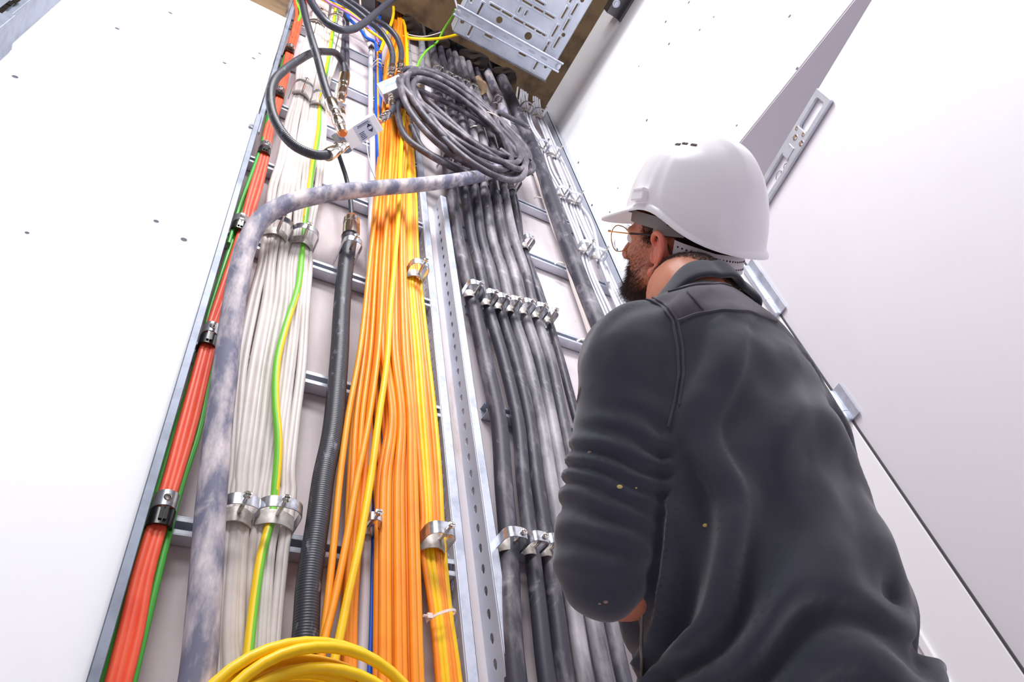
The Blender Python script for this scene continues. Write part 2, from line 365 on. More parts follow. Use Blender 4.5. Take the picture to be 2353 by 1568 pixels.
# left edge profile in two lengths joined by a bolt
zj = P(603, 268, .10)[2]
for (a, b, dx, nm) in ((.02, zj, 0, 'long lower galvanised edge profile left of the red cables'), (zj-.12, ZC-.05, .008, 'upper galvanised edge profile left of the red cables, behind the joint')):
    t = thing('edge_profile', (XL+dx, D, a), nm, 'profile')
    mb = MB(); w = .018
    mb.box((XL+dx-.004, D-.105+dx, a), (XL+dx+w-.004, D-.102+dx, b)); mb.box((XL+dx-.004, D-.105+dx, a), (XL+dx-.001, D-.06, b)); mb.box((XL+dx+w-.007, D-.105+dx, a), (XL+dx+w-.004, D-.085, b))
    mb.build('profile', 'galv_dull', t, smooth=False, bevel=.002)
    if dx == 0:
        q = P(588, 281, .11); MB().lathe((XL+.002, D-.095, q[2]), (-1, 0, 0), [(0, .006), (.012, .006), (.012, .011), (.02, .011), (.021, .008)], 6).build('bolt', 'galv', t, smooth=False)
# vertical steel angle at the right corner
tag(MB().box((1.742, D-.06, .05), (1.745, D-.002, ZC-.15)).box((1.742, D-.06, .05), (1.765, D-.057, ZC-.15)).build('corner_angle', 'galv_tray', smooth=False), 'thin steel angle running up the corner right of the white cables', 'profile')
# ------------------------------------------------------------------ cables
def path(nodes, off, up=True, down=True, ztop=ZC+.35, step=.04):
    pts = [P(n[0], n[1], n[2] if len(n) > 2 else off) for n in nodes]
    pts = sorted(pts, key=lambda p: p[2])
    if down:
        if pts[0][2] > .2: pts = [np.array([pts[0][0], pts[0][1], .02]), np.array([pts[0][0], pts[0][1], pts[0][2]*.6])]+pts
    if up and pts[-1][2] < ztop: 
        q = pts[-1]; yy = max(q[1], D-.1)
        pts = pts + [np.array([q[0], yy, (q[2]+ztop)/2]), np.array([q[0], yy, ztop])] if ztop-q[2] > .5 else pts+[np.array([q[0], yy, ztop])]
    return crom(pts, step)
def cable(nodes, r, m, label, grp=None, off=.05, up=True, down=True, n=10, half=None, twist=None, ztop=ZC+.35, step=.04, name='cable', cat='cable'):
    pts = path(nodes, off, up, down, ztop, step)
    o = MB().tube(pts, r, n, half=half, twist=twist).build(name, m)
    return tag(o, label, cat, grp)
def lerp_nodes(rows, a, jit=0, seed=0):
    rs = random.Random(seed); out = []; ph = rs.uniform(0, 6.28)
    for k, (v, L, R) in enumerate(rows):
        aa = min(1, max(0, a + jit*math.sin(ph+k*1.3)))
        out.append((L+(R-L)*aa, v))
    return out
def bundle(rows, r, n_front, n_back, m, desc, grp, off=.05, jit=.03, seed=0, mats=None, **kw):
    w = rows[len(rows)//2]
    for k in range(n_back):
        a = (k+.5)/n_back*.86+.07
        cable([(u, v, off-.012) for u, v in lerp_nodes(rows, a, jit, seed+50+k)], r, m, f'rear cable behind {desc}', grp+' rear layer', **kw)
    for k in range(n_front):
        a = (k+.5)/n_front
        bow = 1-(2*a-1)**2
        cable([(u, v, off+r*1.75*(.35+.65*bow)) for u, v in lerp_nodes(rows, a, jit, seed+k)], r*(1+.12*math.sin(seed+k*2.1)), (mats[k] if mats else m), f'{ORD[k]} cable from left in {desc}' if not mats else f'{mats[k].split("_")[0]} cable, {ORD[k]} from left in {desc}', grp, **kw)
# red and green at the far left
red = [(1568, 241, 299), (1450, 274, 327), (1330, 306, 349), (1210, 342, 382), (1123, 370, 408), (978, 408, 450), (793, 463, 493), (740, 480, 510), (669, 503, 537), (531, 547, 575), (480, 560, 586), (430, 574, 602), (360, 597, 618), (300, 608, 629), (225, 634, 650), (123, 656, 674), (60, 673, 692)]
for k in range(2):
    cable([(u, v, .055) for u, v in lerp_nodes(red, .25+.4*k, .1, 70+k)], .0075, 'red_cable', ['red cable half hidden behind the left of the three front red cables', 'red cable half hidden behind the right of the three front red cables'][k], 'red cables')
for k in range(3):
    cable([(u, v, .068) for u, v in lerp_nodes(red, (k+.5)/3, .04, 80+k)], .0088, 'red_cable', f'{["leftmost","middle","rightmost"][k]} front red cable beside the galvanised edge profile', 'red cables')
cable([(307, 1559), (345, 1400), (382, 1248), (398, 1182), (423, 1095), (456, 995), (476, 896), (488, 836), (500, 780)], .007, 'green_cable', 'green cable along the right side of the red cables', off=.06, up=False, down=True)
cable([(386, 1045), (430, 905), (460, 806), (479, 723), (490, 687), (505, 640), (537, 544), (562, 472), (590, 380), (600, 340), (622, 240), (648, 150), (676, 60), (685, 10)], .007, 'green_cable', 'green cable squeezed between the edge profile and the red cables', off=.055)
cable([(525, 560), (551, 472), (572, 415), (593, 358), (611, 300), (630, 215)], .006, 'green_cable', 'second green cable at the edge profile, above the black clip level with the bent conduit', off=.07, up=False, down=False)
cable([(672, 62, .06), (683, 50, .07), (691, 30, .09), (680, 5, .1), (672, -25, .1)], .008, 'lime_stripe', 'bright green cable curling over the red cables below the ceiling', up=False, down=False)
cable([(670, 88, .07), (676, 60, .08), (681, 35, .09), (678, 8, .1), (672, -20, .1)], .0085, 'red_cable', 'single orange-red cable branching up left of the thick black cable', up=False, down=False)
# pale grey bundles
wa = [(1568, 492, 566), (1479, 495, 555), (1256, 507, 565), (1205, 512, 570), (1123, 517, 590), (1100, 521, 589), (978, 529, 609), (845, 542, 629), (693, 571, 655), (605, 592, 656), (560, 600, 661), (528, 610, 665), (440, 617, 678), (372, 636, 690), (280, 654, 703), (215, 675, 713), (140, 684, 733), (75, 708, 751), (40, 717, 752)]
bundle(wa, .009, 6, 4, 'grey_cable', 'the left pale grey bundle', 'pale grey cables of the left bundle', off=.052, jit=.035, seed=3)
wb = [(1568, 567, 640), (1479, 566, 643), (1256, 574, 661), (1205, 585, 666), (1123, 593, 679), (1100, 594, 680), (978, 611, 688), (845, 631, 700), (693, 657, 708), (605, 660, 717), (560, 670, 717), (480, 676, 730), (400, 686, 740), (372, 692, 742), (280, 706, 751), (215, 718, 753), (140, 735, 776), (75, 753, 790), (40, 760, 798)]
bundle(wb, .0078, 7, 4, 'grey_cable', 'the pale grey bundle with the striped wire', 'pale grey cables of the second bundle', off=.052, jit=.045, seed=21)
TWZ = [P(0+x_, v_, .08)[2] for x_, v_ in ((600, 1400), (618, 1210), (632, 1130), (657, 750), (694, 575), (706, 470), (717, 390))]; TWV = [0, 0, .5, .5, .25, 0, 0]
cable([(566, 1540, .085), (582, 1400, .08), (600, 1280, .08), (618, 1210, .072), (627, 1170, .068), (632, 1130, .072), (640, 1020, .085), (633, 920, .09), (637, 830, .092), (657, 750, .09), (685, 660, .08), (694, 575, .068), (698, 530, .068), (706, 470, .078), (717, 390, .08), (732, 300, .078), (736, 225, .068), (752, 150, .078), (762, 90, .075)], .0092, 'yellow_stripe', 'green and yellow striped earth wire winding over the pale grey cables', half=1, n=16, twist=lambda p: float(np.interp(p[2], TWZ, TWV)), name='earth_wire', cat='cable')
bpy.data.objects['earth_wire'].data.materials.append(MATS['lime_stripe'])
# ------------------------------------------------------------------ clamps
def clamp(u, v, halfw, off_c, label, grp, hgt=.024, screw=.03, m='zinc_clamp', scr_side=0.0, base_off=.041, round_=True, gap=.050):
    """strap clamp round cables: u,v pixel centre of the trough, halfw metres, off_c front of the cables"""
    c = P(u, v, off_c); x, z = c[0], c[2]; fr_ = off_c+gap
    t = thing('cable_clamp', (x, D-base_off, z), label, 'clamp', grp)
    w = halfw+.004
    arc = [(x-w, D-base_off+.006)]
    r = min(w, fr_-base_off)*.75 if round_ else .012
    for k in range(7):
        a = math.pi/2*k/6; arc.append((x-w+r-r*math.cos(a), D-fr_+r-r*math.sin(a)))
    for k in range(7):
        a = math.pi/2*k/6; arc.append((x+w-r+r*math.sin(a), D-fr_+r-r*math.cos(a)))
    arc.append((x+w, D-base_off+.006))
    MB().ribbon([(a, b, z) for a, b in arc], (0, 0, 1), hgt, .0022).build('strap', m, t, bevel=.0006)
    # trough pressed on the cables
    wi = halfw*.96; N = 12; pa = []
    for k in range(N+1):
        s = -1+2*k/N; pa.append((x+wi*s, D-off_c-.002+ (s*s)*min(.02, halfw*.6)-.002, z-.004))
    MB().ribbon(pa, (0, 0, 1), hgt*1.25, .0026).build('saddle', 'saddle_grey', t)
    sx = x+scr_side*halfw; rr = .0046
    s = MB(); s.lathe((sx, D-off_c-.001, z), (0, -1, 0), [(0, rr), (screw+.03, rr), (screw+.031, rr*1.9), (screw+.035, rr*1.9), (screw+.0365, rr*1.2)], 12); so = s.build('screw', 'chrome', t)
    hy = D-off_c-.001-screw-.0372
    for ax in ((1, 0, 0), (0, 0, 1)):
        pass
    q = MB(); q.box((sx-rr*1.3, hy, z-.0006), (sx+rr*1.3, hy+.0006, z+.0006)).box((sx-.0006, hy, z-rr*1.3), (sx+.0006, hy+.0006, z+rr*1.3)).build('screw_recess', 'black_clip', so, smooth=False)
    return t
def hw(px, u, v, off): return px*mpp(P(u, v, off))/2
G = 'large strap clamps on the pale grey cables'
for (u, v, w, lab) in ((548, 1180, 74, 'large strap clamp on the left pale grey bundle at the lowest rail'), (636, 1186, 92, 'large strap clamp on the bundle with the striped wire, at the lowest rail'),
                       (637, 532, 58, 'large strap clamp on the left pale grey bundle, under the bend of the conduit'), (696, 551, 55, 'large strap clamp on the bundle with the striped wire, level with the conduit bend'),
                       (694, 213, 42, 'strap clamp on the left pale grey bundle inside the black cable loop'), (734, 236, 37, 'strap clamp beside the chrome cable connector, on the striped wire bundle'),
                       (729, 48, 34, 'strap clamp on the left pale grey bundle directly under the ceiling'), (772, 56, 34, 'strap clamp on the second pale grey bundle directly under the ceiling')):
    clamp(u, v, hw(w, u, v, .085), .082, lab, G, hgt=.026)
# saddle clips on the red cables: pale metal hoop over a black rubber insert
for (u, v, w, where) in ((378, 1168, 50, 'at the lowest rail'), (483, 768, 34, 'beside the dusty conduit'), (553, 512, 30, 'left of the conduit bend'), (610, 340, 25, 'just below the joint of the profile'), (643, 212, 21, 'behind the black cable loop'), (667, 112, 20, 'nearest the ceiling')):
    c = P(u, v, .08); x, z = c[0], c[2]; h = hw(w, u, v, .08)
    t = thing('cable_clip', (x, D-.041, z), f'metal and black rubber clip on red cables, {where}', 'clip', 'clips on the red cables')
    f = .087
    pa = [(x-h, D-.041, z+.016), (x-h, D-f+.012, z+.016), (x-h*.7, D-f, z+.016), (x, D-f-.006, z+.016), (x+h*.7, D-f, z+.016), (x+h, D-f+.012, z+.016), (x+h, D-.041, z+.016)]
    MB().ribbon(crom(pa, .006), (0, 0, 1), .034, .002).build('hoop', 'zinc_clamp', t)
    pb = [(x-h*.95, D-.045, z-.02), (x-h*.9, D-f+.010, z-.02), (x-h*.5, D-f+.003, z-.02), (x+h*.5, D-f+.003, z-.02), (x+h*.9, D-f+.010, z-.02), (x+h*.95, D-.045, z-.02)]
    mb = MB().ribbon(crom(pb, .006), (0, 0, 1), .036, .006); mb.ribbon([(x-h*.2, D-f-.002, z-.03), (x-h*.2, D-f-.002, z+.01)], (1, 0, 0), .006, .006).ribbon([(x+h*.2, D-f-.002, z-.03), (x+h*.2, D-f-.002, z+.01)], (1, 0, 0), .006, .006)
    mb.build('rubber_insert', 'black_clip', t)
    so = MB().lathe((x, D-f-.004, z+.016), (0, -1, 0), [(0, .0075), (.004, .0075), (.006, .006), (.0075, .003)], 14).build('screw', 'chrome', t)
    MB().box((x-.004, D-f-.0125, z+.0153), (x+.004, D-f-.0095, z+.0167)).box((x-.0007, D-f-.0125, z+.012), (x+.0007, D-f-.0095, z+.020)).build('screw_recess', 'black_clip', so, smooth=False)
# ------------------------------------------------------------------ corrugated black feeder with its fittings
fd = thing('feeder_cable', P(700, 1480, .1), 'thick black corrugated feeder cable between the grey and the orange cables', 'cable')
nd = [(676, 1620), (700, 1480), (709.5, 1340), (730, 1200), (743, 1100), (763, 1000), (775, 880), (781, 800), (786, 700), (795, 605), (804, 545), (806, 535)]
cp = [P(u, v, .085) for u, v in nd][::-1]; cp = [p for p in cp]; b0 = cp[-1]; cp = cp+[np.array([b0[0]-.03, b0[1], .3]), np.array([b0[0]-.03, b0[1], .02])]
cp = crom(cp, .03); rf = hw(34, 804, 545, .085)
MB().tube(cp, rf, 24).build('jacket', 'black_corrugated', fd)
a = P(806, 536, .085); b = P(808, 500, .085); ax = b-a; L_ = np.linalg.norm(ax)
MB().lathe(a-ax*.25, ax, [(0, rf*1.02), (0, rf*1.22), (L_*.55, rf*1.22), (L_*.56, rf*1.08), (L_*.75, rf*1.08), (L_*.76, rf*1.18), (L_*1.02, rf*1.15), (L_*1.04, rf*.7), (L_*1.3, rf*.62)], 28).build('end_fitting', 'chrome', fd)
MB().lathe(a+ax*.78, ax, [(0, rf*.8), (L_*.25, rf*.75), (L_*.35, rf*.5)], 24).build('end_ring', 'brass', fd)
clamp(803, 577, hw(37, 803, 577, .1), .085+rf*.55, 'strap clamp on the thick black corrugated cable just below its chrome end', 'feeder clamps', hgt=.026)
cable([(808.5, 500, .09), (804, 450, .09), (793, 400, .1), (779, 358, .13), (772, 330, .17)], .0085, 'black_cable', 'thin black cable rising from the feeder end to the white junction box', up=False, down=False)
# ------------------------------------------------------------------ white conduit and blue data cables
cable([(852, 120), (852, 255), (856, 330), (856, 420), (850, 600), (846, 900), (841, 1240), (836, 1400), (833, 1480), (828, 1568)], .0125, 'white_cable', 'white plastic conduit tube between the feeder and the blue cables', off=.055, up=False, name='conduit_tube', cat='conduit')
cable([(848, 100, .06), (845, 90, .08), (838, 70, .09), (830, 30, .1), (826, -30, .1)], .006, 'tie_white', 'white strip hanging down to the top of the white conduit tube', up=False, down=False)
cable([(842, 300, .07), (845, 350, .07), (855, 390, .07), (866, 415, .07)], .0022, 'white_cable', 'thin white wire curving beside the white conduit', up=False, down=False)
blue = [[(866, 110), (865, 150), (865, 255), (867, 345), (870, 420), (874, 560), (880, 700), (886, 900), (883, 1020), (868, 1140), (857, 1280), (852, 1480), (848, 1568)],
        [(874, 130), (874, 255), (875, 345), (880, 420), (900, 560), (921, 672), (926, 814), (905, 1000), (880, 1140), (866, 1280), (862, 1480), (858, 1568)],
        [(869, 125), (870, 150), (871, 255), (870, 345), (874, 420), (884, 560), (900, 800), (895, 1000), (874, 1140), (870, 1400), (880, 1568)]]
for nn, o_, lb in zip(blue, (.05, .052, .068), ('leftmost blue cable, beside the white conduit tube', 'blue cable showing between the orange cables', 'blue cable half hidden behind the orange cables')):
    cable(nn, .009, 'blue_cable', lb, off=o_)
cable([(867, 125), (868, 200), (870, 290), (872, 345), (875, 420)], .005, 'amber_cable', 'thin amber cable squeezed between the blue cables near the ceiling', off=.075, down=False)
# ------------------------------------------------------------------ orange fan
OR = 'loose orange cables hanging in a fan'
def orange(nodes, r, m, label, off=.085, **k): return cable(nodes, r, m, label, OR, off=off, **k)
orange([(915, 60), (890, 150), (880, 300), (868, 440), (850, 600), (828, 800), (800, 957), (781, 1100), (767, 1250), (751, 1400), (741, 1480), (728, 1568)], .0075, 'amber_cable', 'leftmost orange cable, swinging away from the fan towards the black feeder', off=.1)
orange([(922, 60), (905, 150), (900, 300), (893, 440), (882, 600), (870, 800), (852, 940), (838, 1020), (821, 1100), (795, 1250), (764, 1400), (744, 1480), (732, 1568)], .0078, 'amber_cable', 'orange cable crossing left over the others to meet the leftmost one at the bottom', off=.11)
orange([(930, 60), (935, 150), (930, 240), (922, 340), (915, 500), (907, 600), (896, 725), (889, 832), (871, 957), (857, 1064), (843, 1153), (826, 1250), (800, 1369), (779, 1473), (765, 1540)], .0085, 'yellow_cable', 'single bright yellow cable running diagonally down left over the orange fan', off=.125)
top_row = [(60, 905, 932), (150, 885, 936), (230, 880, 936), (300, 874, 937), (345, 871, 936), (440, 862, 930), (600, 848, 932), (800, 830, 940)]
for k in range(8):      # front row that stays left
    a = k/7
    ends = [(957, 812+48*a), (1100, 804+46*a), (1250, 797+38*a), (1400, 790+34*a), (1568, 786+36*a)]
    if k < 6: orange([(L+(R-L)*(.02+.4*a+.02*math.sin(k*3)), v) for v, L, R in top_row]+[(x, v) for v, x in ends], .0072, 'orange_cable' if k % 3 else 'amber_cable', f'{ORD[k]} orange cable from left, in the group left of the yellow diagonal cable', off=.07+.012*(k % 2))
main = [(957, 893, 948), (1100, 872, 953), (1250, 868, 957), (1400, 867, 961), (1568, 866, 966)]
for k in range(9):
    a = k/8
    orange([(L+(R-L)*(.38+.58*a), v) for v, L, R in top_row]+[(L+(R-L)*a, v) for v, L, R in main], .0082 if k != 2 else .009, 'amber_cable' if k in (0, 2, 3, 8) else 'orange_cable', f'{ORD[k]} orange cable from the left in the dense front group at the bottom centre', off=.082+.01*((k*5) % 3))
for k in range(7):
    a = k/6
    orange([(L+(R-L)*(.2+.7*a), v) for v, L, R in top_row]+[(L+(R-L)*((a*1.0)), v) for v, L, R in [(957, 850, 945), (1100, 862, 950), (1250, 872, 950), (1400, 875, 955), (1568, 880, 958)]], .0072, 'orange_cable', 'orange cable in the rear layer behind the dense orange group', off=.058)
cl = [(60, 926, 936), (150, 925, 938), (300, 928, 942), (350, 930, 950), (440, 931, 956), (600, 932, 962), (671, 934, 971), (814, 943, 988), (957, 950, 1004), (1100, 961, 1014), (1195, 968, 1018), (1250, 966, 1023), (1400, 989, 1037), (1568, 1003, 1060)]
cm = ['orange_cable', 'yellow_cable', 'yellow_cable', 'orange_cable', 'orange_cable', 'yellow_cable']
bundle(cl, .0073, 6, 3, 'orange_cable', 'the clamped orange-yellow bundle', 'cables of the clamped orange and yellow bundle', off=.05, jit=.02, seed=40, mats=cm)
clamp(1000, 1240, hw(62, 1003, 1220, .085), .08, 'large strap clamp around the orange and yellow bundle near the bottom', 'clamps of the orange and yellow bundle', hgt=.032, scr_side=.35)
clamp(956, 628, hw(40, 957, 615, .085), .08, 'strap clamp around the orange and yellow bundle, right of the fan', 'clamps of the orange and yellow bundle', hgt=.028, scr_side=.3)
clamp(845, 1215, .012, .07, 'small strap clamp half hidden behind the orange cables at the lowest rail', 'clamps of the orange and yellow bundle', hgt=.02)
# cable tie on that bundle
tz = P(1010, 1422, .06); x_, z_ = tz[0], tz[2]
t = thing('cable_tie', tz, 'white cable tie around the orange and yellow bundle at the bottom', 'cable tie')
pa = [(x_+.033*math.cos(a), D-.068-.026*math.sin(a), z_+.012*math.cos(a)) for a in np.linspace(-.3, math.pi+.3, 16)]
MB().ribbon(pa, (0, 0, 1), .006, .0016).build('band', 'tie_white', t)
MB().box((x_-.043, D-.092, z_-.018), (x_-.032, D-.080, z_-.007)).tube([(x_-.042, D-.086, z_-.013), (x_-.052, D-.09, z_-.014)], .003, 6).build('lock', 'tie_white', t, smooth=False)
# ------------------------------------------------------------------ seven black power cables
BG = 'heavy dusty black cables'
bl = [[(1185, 1568), (1172, 1400), (1170, 1260), (1158, 1120), (1146, 970), (1113, 820), (1085, 690), (1068, 620), (1053, 550), (1038, 450), (1027, 370), (1016, 290), (1006, 210), (1000, 150)],
      [(1257, 1568), (1238, 1400), (1222, 1260), (1204, 1120), (1190, 970), (1155, 820), (1120, 700), (1102, 620), (1085, 550), (1068, 450), (1055, 370), (1043, 290), (1030, 210), (1022, 160)],
      [(1300, 1568), (1278, 1400), (1258, 1260), (1236, 1120), (1217, 970), (1183, 820), (1147, 706), (1126, 620), (1107, 550), (1093, 450), (1078, 370), (1064, 290), (1050, 215), (1040, 160)],
      [(1345, 1568), (1318, 1400), (1293, 1260), (1268, 1120), (1244, 970), (1210, 820), (1175, 713), (1153, 620), (1132, 550), (1115, 450), (1100, 370), (1085, 290), (1066, 215), (1055, 165)],
      [(1390, 1568), (1358, 1400), (1328, 1260), (1298, 1120), (1269, 970), (1237, 820), (1205, 720), (1180, 620), (1157, 550), (1138, 450), (1121, 370), (1105, 300), (1084, 220), (1070, 170)],
      [(1435, 1568), (1398, 1400), (1363, 1260), (1328, 1120), (1295, 970), (1263, 820), (1232, 728), (1207, 620), (1183, 550), (1161, 450), (1143, 370), (1124, 300), (1100, 225), (1085, 175)]]
rr = [.0225, .0182, .0182, .0182, .0182, .0170]
wh = ['leftmost and thickest heavy black cable, beside the wide slotted upright', 'second heavy dusty black cable right of the wide slotted upright', 'third heavy dusty black cable right of the wide slotted upright', 'fourth heavy dusty black cable right of the wide slotted upright', 'fifth heavy dusty black cable right of the wide slotted upright', 'sixth heavy dusty black cable right of the wide slotted upright']
for k, nn in enumerate(bl):
    cable(nn, rr[k]*1.12, 'black_very_dusty' if k in (3, 4, 5) else 'black_dusty', wh[k], BG, off=.068, n=18, name='power_cable')
cable([(1480, 1568), (1430, 1350), (1385, 1180), (1320, 950), (1275, 780), (1259, 737), (1240, 680), (1212, 590), (1200, 560), (1187, 500), (1178, 450), (1162, 380), (1143, 310), (1118, 235)], .0135, 'black_dusty', 'seventh and thinnest black cable of the row, bending right through its own clamp', BG, off=.062, n=14, name='power_cable')
cable([(1500, 1568), (1425, 1300), (1335, 980), (1285, 800), (1250, 690), (1222, 610), (1205, 575), (1192, 480), (1176, 420)], .0085, 'black_dusty', 'thin black cable close behind the seventh black cable', BG, off=.047, n=10, name='power_cable')
CG = 'clamps on the heavy black cables'
for k, (u, v) in enumerate(((1083, 674), (1119, 694), (1145, 703), (1173, 709), (1203, 714), (1232, 723), (1258, 734))):
    h = (.0265, .0212, .0212, .0212, .0212, .0205, .018)[k]
    clamp(u, v, h, .072+h*.62, f'{ORD[k]} strap clamp from the left in the middle row on the black cables', CG, hgt=.026, scr_side=.45, screw=.022)
for k, (u, v) in enumerate(((1170, 1248), (1221, 1257), (1257, 1262), (1292, 1266), (1328, 1270), (1363, 1275))):
    clamp(u, v, (.0275, .0215, .0215, .0215, .0215, .0205)[k], .072+.0136, f'{ORD[k]} strap clamp from the left in the lowest row on the black cables', CG, hgt=.028, scr_side=.4, screw=.02)
for k, (u, v) in enumerate(((1027, 372), (1055, 384), (1077, 392), (1099, 398), (1121, 404), (1180, 430))):
    clamp(u, v, .021 if k else .026, .082, f'{ORD[k]} strap clamp from the left in the row just under the cable coil', CG, hgt=.026, scr_side=.4, screw=.018)
for k, (u, v) in enumerate(((1003, 170), (1026, 184), (1045, 194), (1064, 202), (1083, 212))):
    clamp(u, v, .022 if k else .028, .082, f'{ORD[k]} strap clamp from the left in the row above the cable coil', CG, hgt=.026, scr_side=.4, screw=.018)
clamp(1207, 564, .021, .080, 'single strap clamp on the thin black cable above the middle row', CG, hgt=.03, scr_side=.3, screw=.014)
clamp(1140, 235, .018, .075, 'strap clamp on the grey pipe beside the beige foam', CG, hgt=.026, scr_side=.3, screw=.014)
# pipes above
cable([(968, 260), (968, 160), (970, 110)], .02, 'galv_light', 'pale grey pipe entering the ceiling left of the black cables', off=.05, down=False, n=14, name='pipe', cat='pipe')
cable([(1141, 163), (1135, 140), (1128, 118)], .02, 'black_dusty', 'short black cable entering the ceiling under the tray corner', off=.05, down=False, n=14, name='power_cable')
# big black cable on the right, pale trunking, white bundles
cable([(1520, 1100), (1450, 930), (1385, 770), (1362, 714), (1328, 628), (1297, 545), (1269, 466), (1237, 370), (1203, 293), (1173, 225), (1152, 178)], .037, 'black_dusty', 'thick black cable slanting down right to the shoulder of the man', off=.075, n=24, name='power_cable')
tr = [(1500, 1140), (1400, 890), (1340, 717), (1315, 645), (1298, 583), (1274, 524), (1250, 455), (1232, 404), (1215, 350), (1190, 280)]
pts = path(tr, .05); mb = MB().ribbon(pts, (1, 0, 0), .021, .016)
tt = thing('cable_trunking', pts[0], 'flat pale trunking between the rails and the thick right black cable', 'trunking')
mb.build('channel', 'trunking', tt, smooth=False, bevel=.002)
for (u, v) in ((1340, 782), (1287, 605), (1238, 455)):
    c = P(u, v, .066); MB().ribbon([(c[0]-.022, c[1]+.012, c[2]-.004), (c[0]-.012, c[1]-.002, c[2]), (c[0]+.012, c[1]-.004, c[2]+.006), (c[0]+.03, c[1]+.006, c[2]+.02)], (0, .2, 1), .012, .002).build('strap', 'trunking', tt)
wc = [(1120, 1560, 1583), (900, 1465, 1487), (707, 1380, 1402), (628, 1345, 1367), (569, 1328, 1349), (500, 1302, 1324), (438, 1278, 1299), (394, 1254, 1275), (331, 1232, 1253), (294, 1210, 1231), (254, 1199, 1217), (214, 1196, 1210), (175, 1186, 1202)]
bundle(wc, .0068, 3, 2, 'white_cable', 'the white bundle beside the slanting black cable', 'white cables of the inner right bundle', off=.055, jit=.05, seed=60)
wd = [(1120, 1590, 1622), (900, 1500, 1530), (740, 1430, 1458), (679, 1402, 1428), (583, 1360, 1386), (514, 1330, 1355), (452, 1306, 1331), (394, 1282, 1306), (345, 1260, 1283), (300, 1243, 1265), (259, 1227, 1247), (201, 1226, 1241), (175, 1232, 1244)]
bundle(wd, .0068, 4, 2, 'white_cable', 'the outermost white bundle beside the right corner', 'white cables of the outer right bundle', off=.055, jit=.06, seed=75)
cable([(1398, 650), (1376, 590), (1372, 560), (1362, 520), (1348, 490), (1325, 462), (1312, 440)], .0075, 'white_cable', 'white cable bowing out between two clamps of the outermost white bundle', off=.085, up=False, down=False)
for k, (u, v, w) in enumerate(((1209, 252, 27), (1243, 340, 26), (1289, 449, 29), (1341, 575, 30))):
    clamp(u, v, hw(w, u, v, .08), .082, f'{["uppermost","second from top","third from top","lowest visible"][k]} strap clamp on the inner right white bundle', 'clamps on the right white bundles', hgt=.026, scr_side=.5, screw=.03, m='galv')
for k, (u, v, w) in enumerate(((1236, 266, 28), (1270, 355, 31), (1316, 462, 33), (1371, 592, 34))):
    clamp(u, v, hw(w, u, v, .08), .082, f'{["uppermost","second from top","third from top","lowest visible"][k]} strap clamp on the outermost right white bundle', 'clamps on the right white bundles', hgt=.026, scr_side=.5, screw=.036, m='galv')
for k in range(4):      # loose white ends under the tray
    cable([(1184+9*k, 245-4*k, .05), (1190+8*k, 200, .07), (1197+7*k, 160, .1), (1203+6*k, 120, .14)], .0062, 'white_cable', f'{ORD[k]} white cable from the left splaying up behind the metal tray', 'white cables splaying up behind the tray', up=False, down=False)
# ------------------------------------------------------------------ dusty bent conduit
def by_width(u, v, w, r): # point where a cable of radius r shows w pixels wide
    rr_ = ray(u, v); t = 2*r*F_PX/w/(rr_@FWD); return EYE+rr_*t
rc = .0275
cn = [(430, 1660, .15), (452, 1568, .15), (468, 1400, .15), (482, 1200, .145), (500, 1000, .14), (517, 860, .14), (532, 740, .14), (548, 640, .145), (566, 565, .15), (600, 505, .16), (655, 470, .17), (740, 448, .18), (850, 434, .19), (960, 425, .19), (1060, 412, .185), (1125, 398, .16), (1160, 370, .12), (1168, 320, .08), (1156, 255, .07), (1131, 191, .065), (1115, 153, .06), (1108, 118, .06)]
pts = [P(*n) for n in cn]; pts = [np.array([pts[0][0]-.02, pts[0][1], .03])]+pts+[np.array([pts[-1][0], pts[-1][1], ZC+.35])]
tag(MB().tube(crom(pts, .025), [rc]*len(crom(pts, .025)), 28).build('dusty_conduit', 'conduit_dusty'), 'dust covered grey conduit bending right across the grey and orange cables', 'conduit')
# ------------------------------------------------------------------ black coil hung at the wall
rs = random.Random(5); cpx = []
c0 = (1066, 283); maj = np.array([math.cos(math.radians(38)), math.sin(math.radians(38))]); mnr = np.array([-maj[1], maj[0]])
pts = []; turns = 12; steps = 30
for k in range(turns*steps+1):
    tt_ = k/steps; a = 2*math.pi*tt_; i = tt_
    A_ = 166+12*math.sin(i*1.7)+6*math.sin(i*4.1); B_ = 22+40*abs(math.sin(i*.8+.4))+6*math.sin(i*2.3)
    sh = 10*math.sin(i*1.13); sv = 12*math.sin(i*.77+2)
    tl = math.radians(38+6*math.sin(i*1.31+.5)); maj = np.array([math.cos(tl), math.sin(tl)]); mnr = np.array([-maj[1], maj[0]])
    uu = c0[0]+sh+maj[0]*A_*math.cos(a)+mnr[0]*B_*math.sin(a); vv = c0[1]+sv+maj[1]*A_*math.cos(a)+mnr[1]*B_*math.sin(a)
    pts.append(P(uu, vv, .15+.05*math.sin(a*.5+i)**2+.035*math.sin(i*2.1)+.018*math.sin(a)))
cc = thing('cable_coil', P(1066, 283, .15), 'coil of dusty black cable hanging in front of the black cables', 'cable coil')
MB().tube(crom([P(1213, 292, .16), P(1180, 275, .17), P(1140, 258, .18)]+pts, .02), .0138, 14).build('windings', 'coil_dusty', cc)
MB().tube(crom([P(900, 250, .12), P(915, 232, .15), P(914, 262, .15), P(935, 318, .15), P(985, 355, .16), P(1040, 385, .15), P(1085, 402, .11), P(1110, 405, .09)], .02), .0145, 14).build('outer_loop', 'coil_dusty', cc)
MB().tube(crom([P(945, 290, .15), P(975, 345, .14), P(1030, 375, .13), P(1085, 398, .1)], .02), .0138, 14).build('outer_loop', 'coil_dusty', cc)
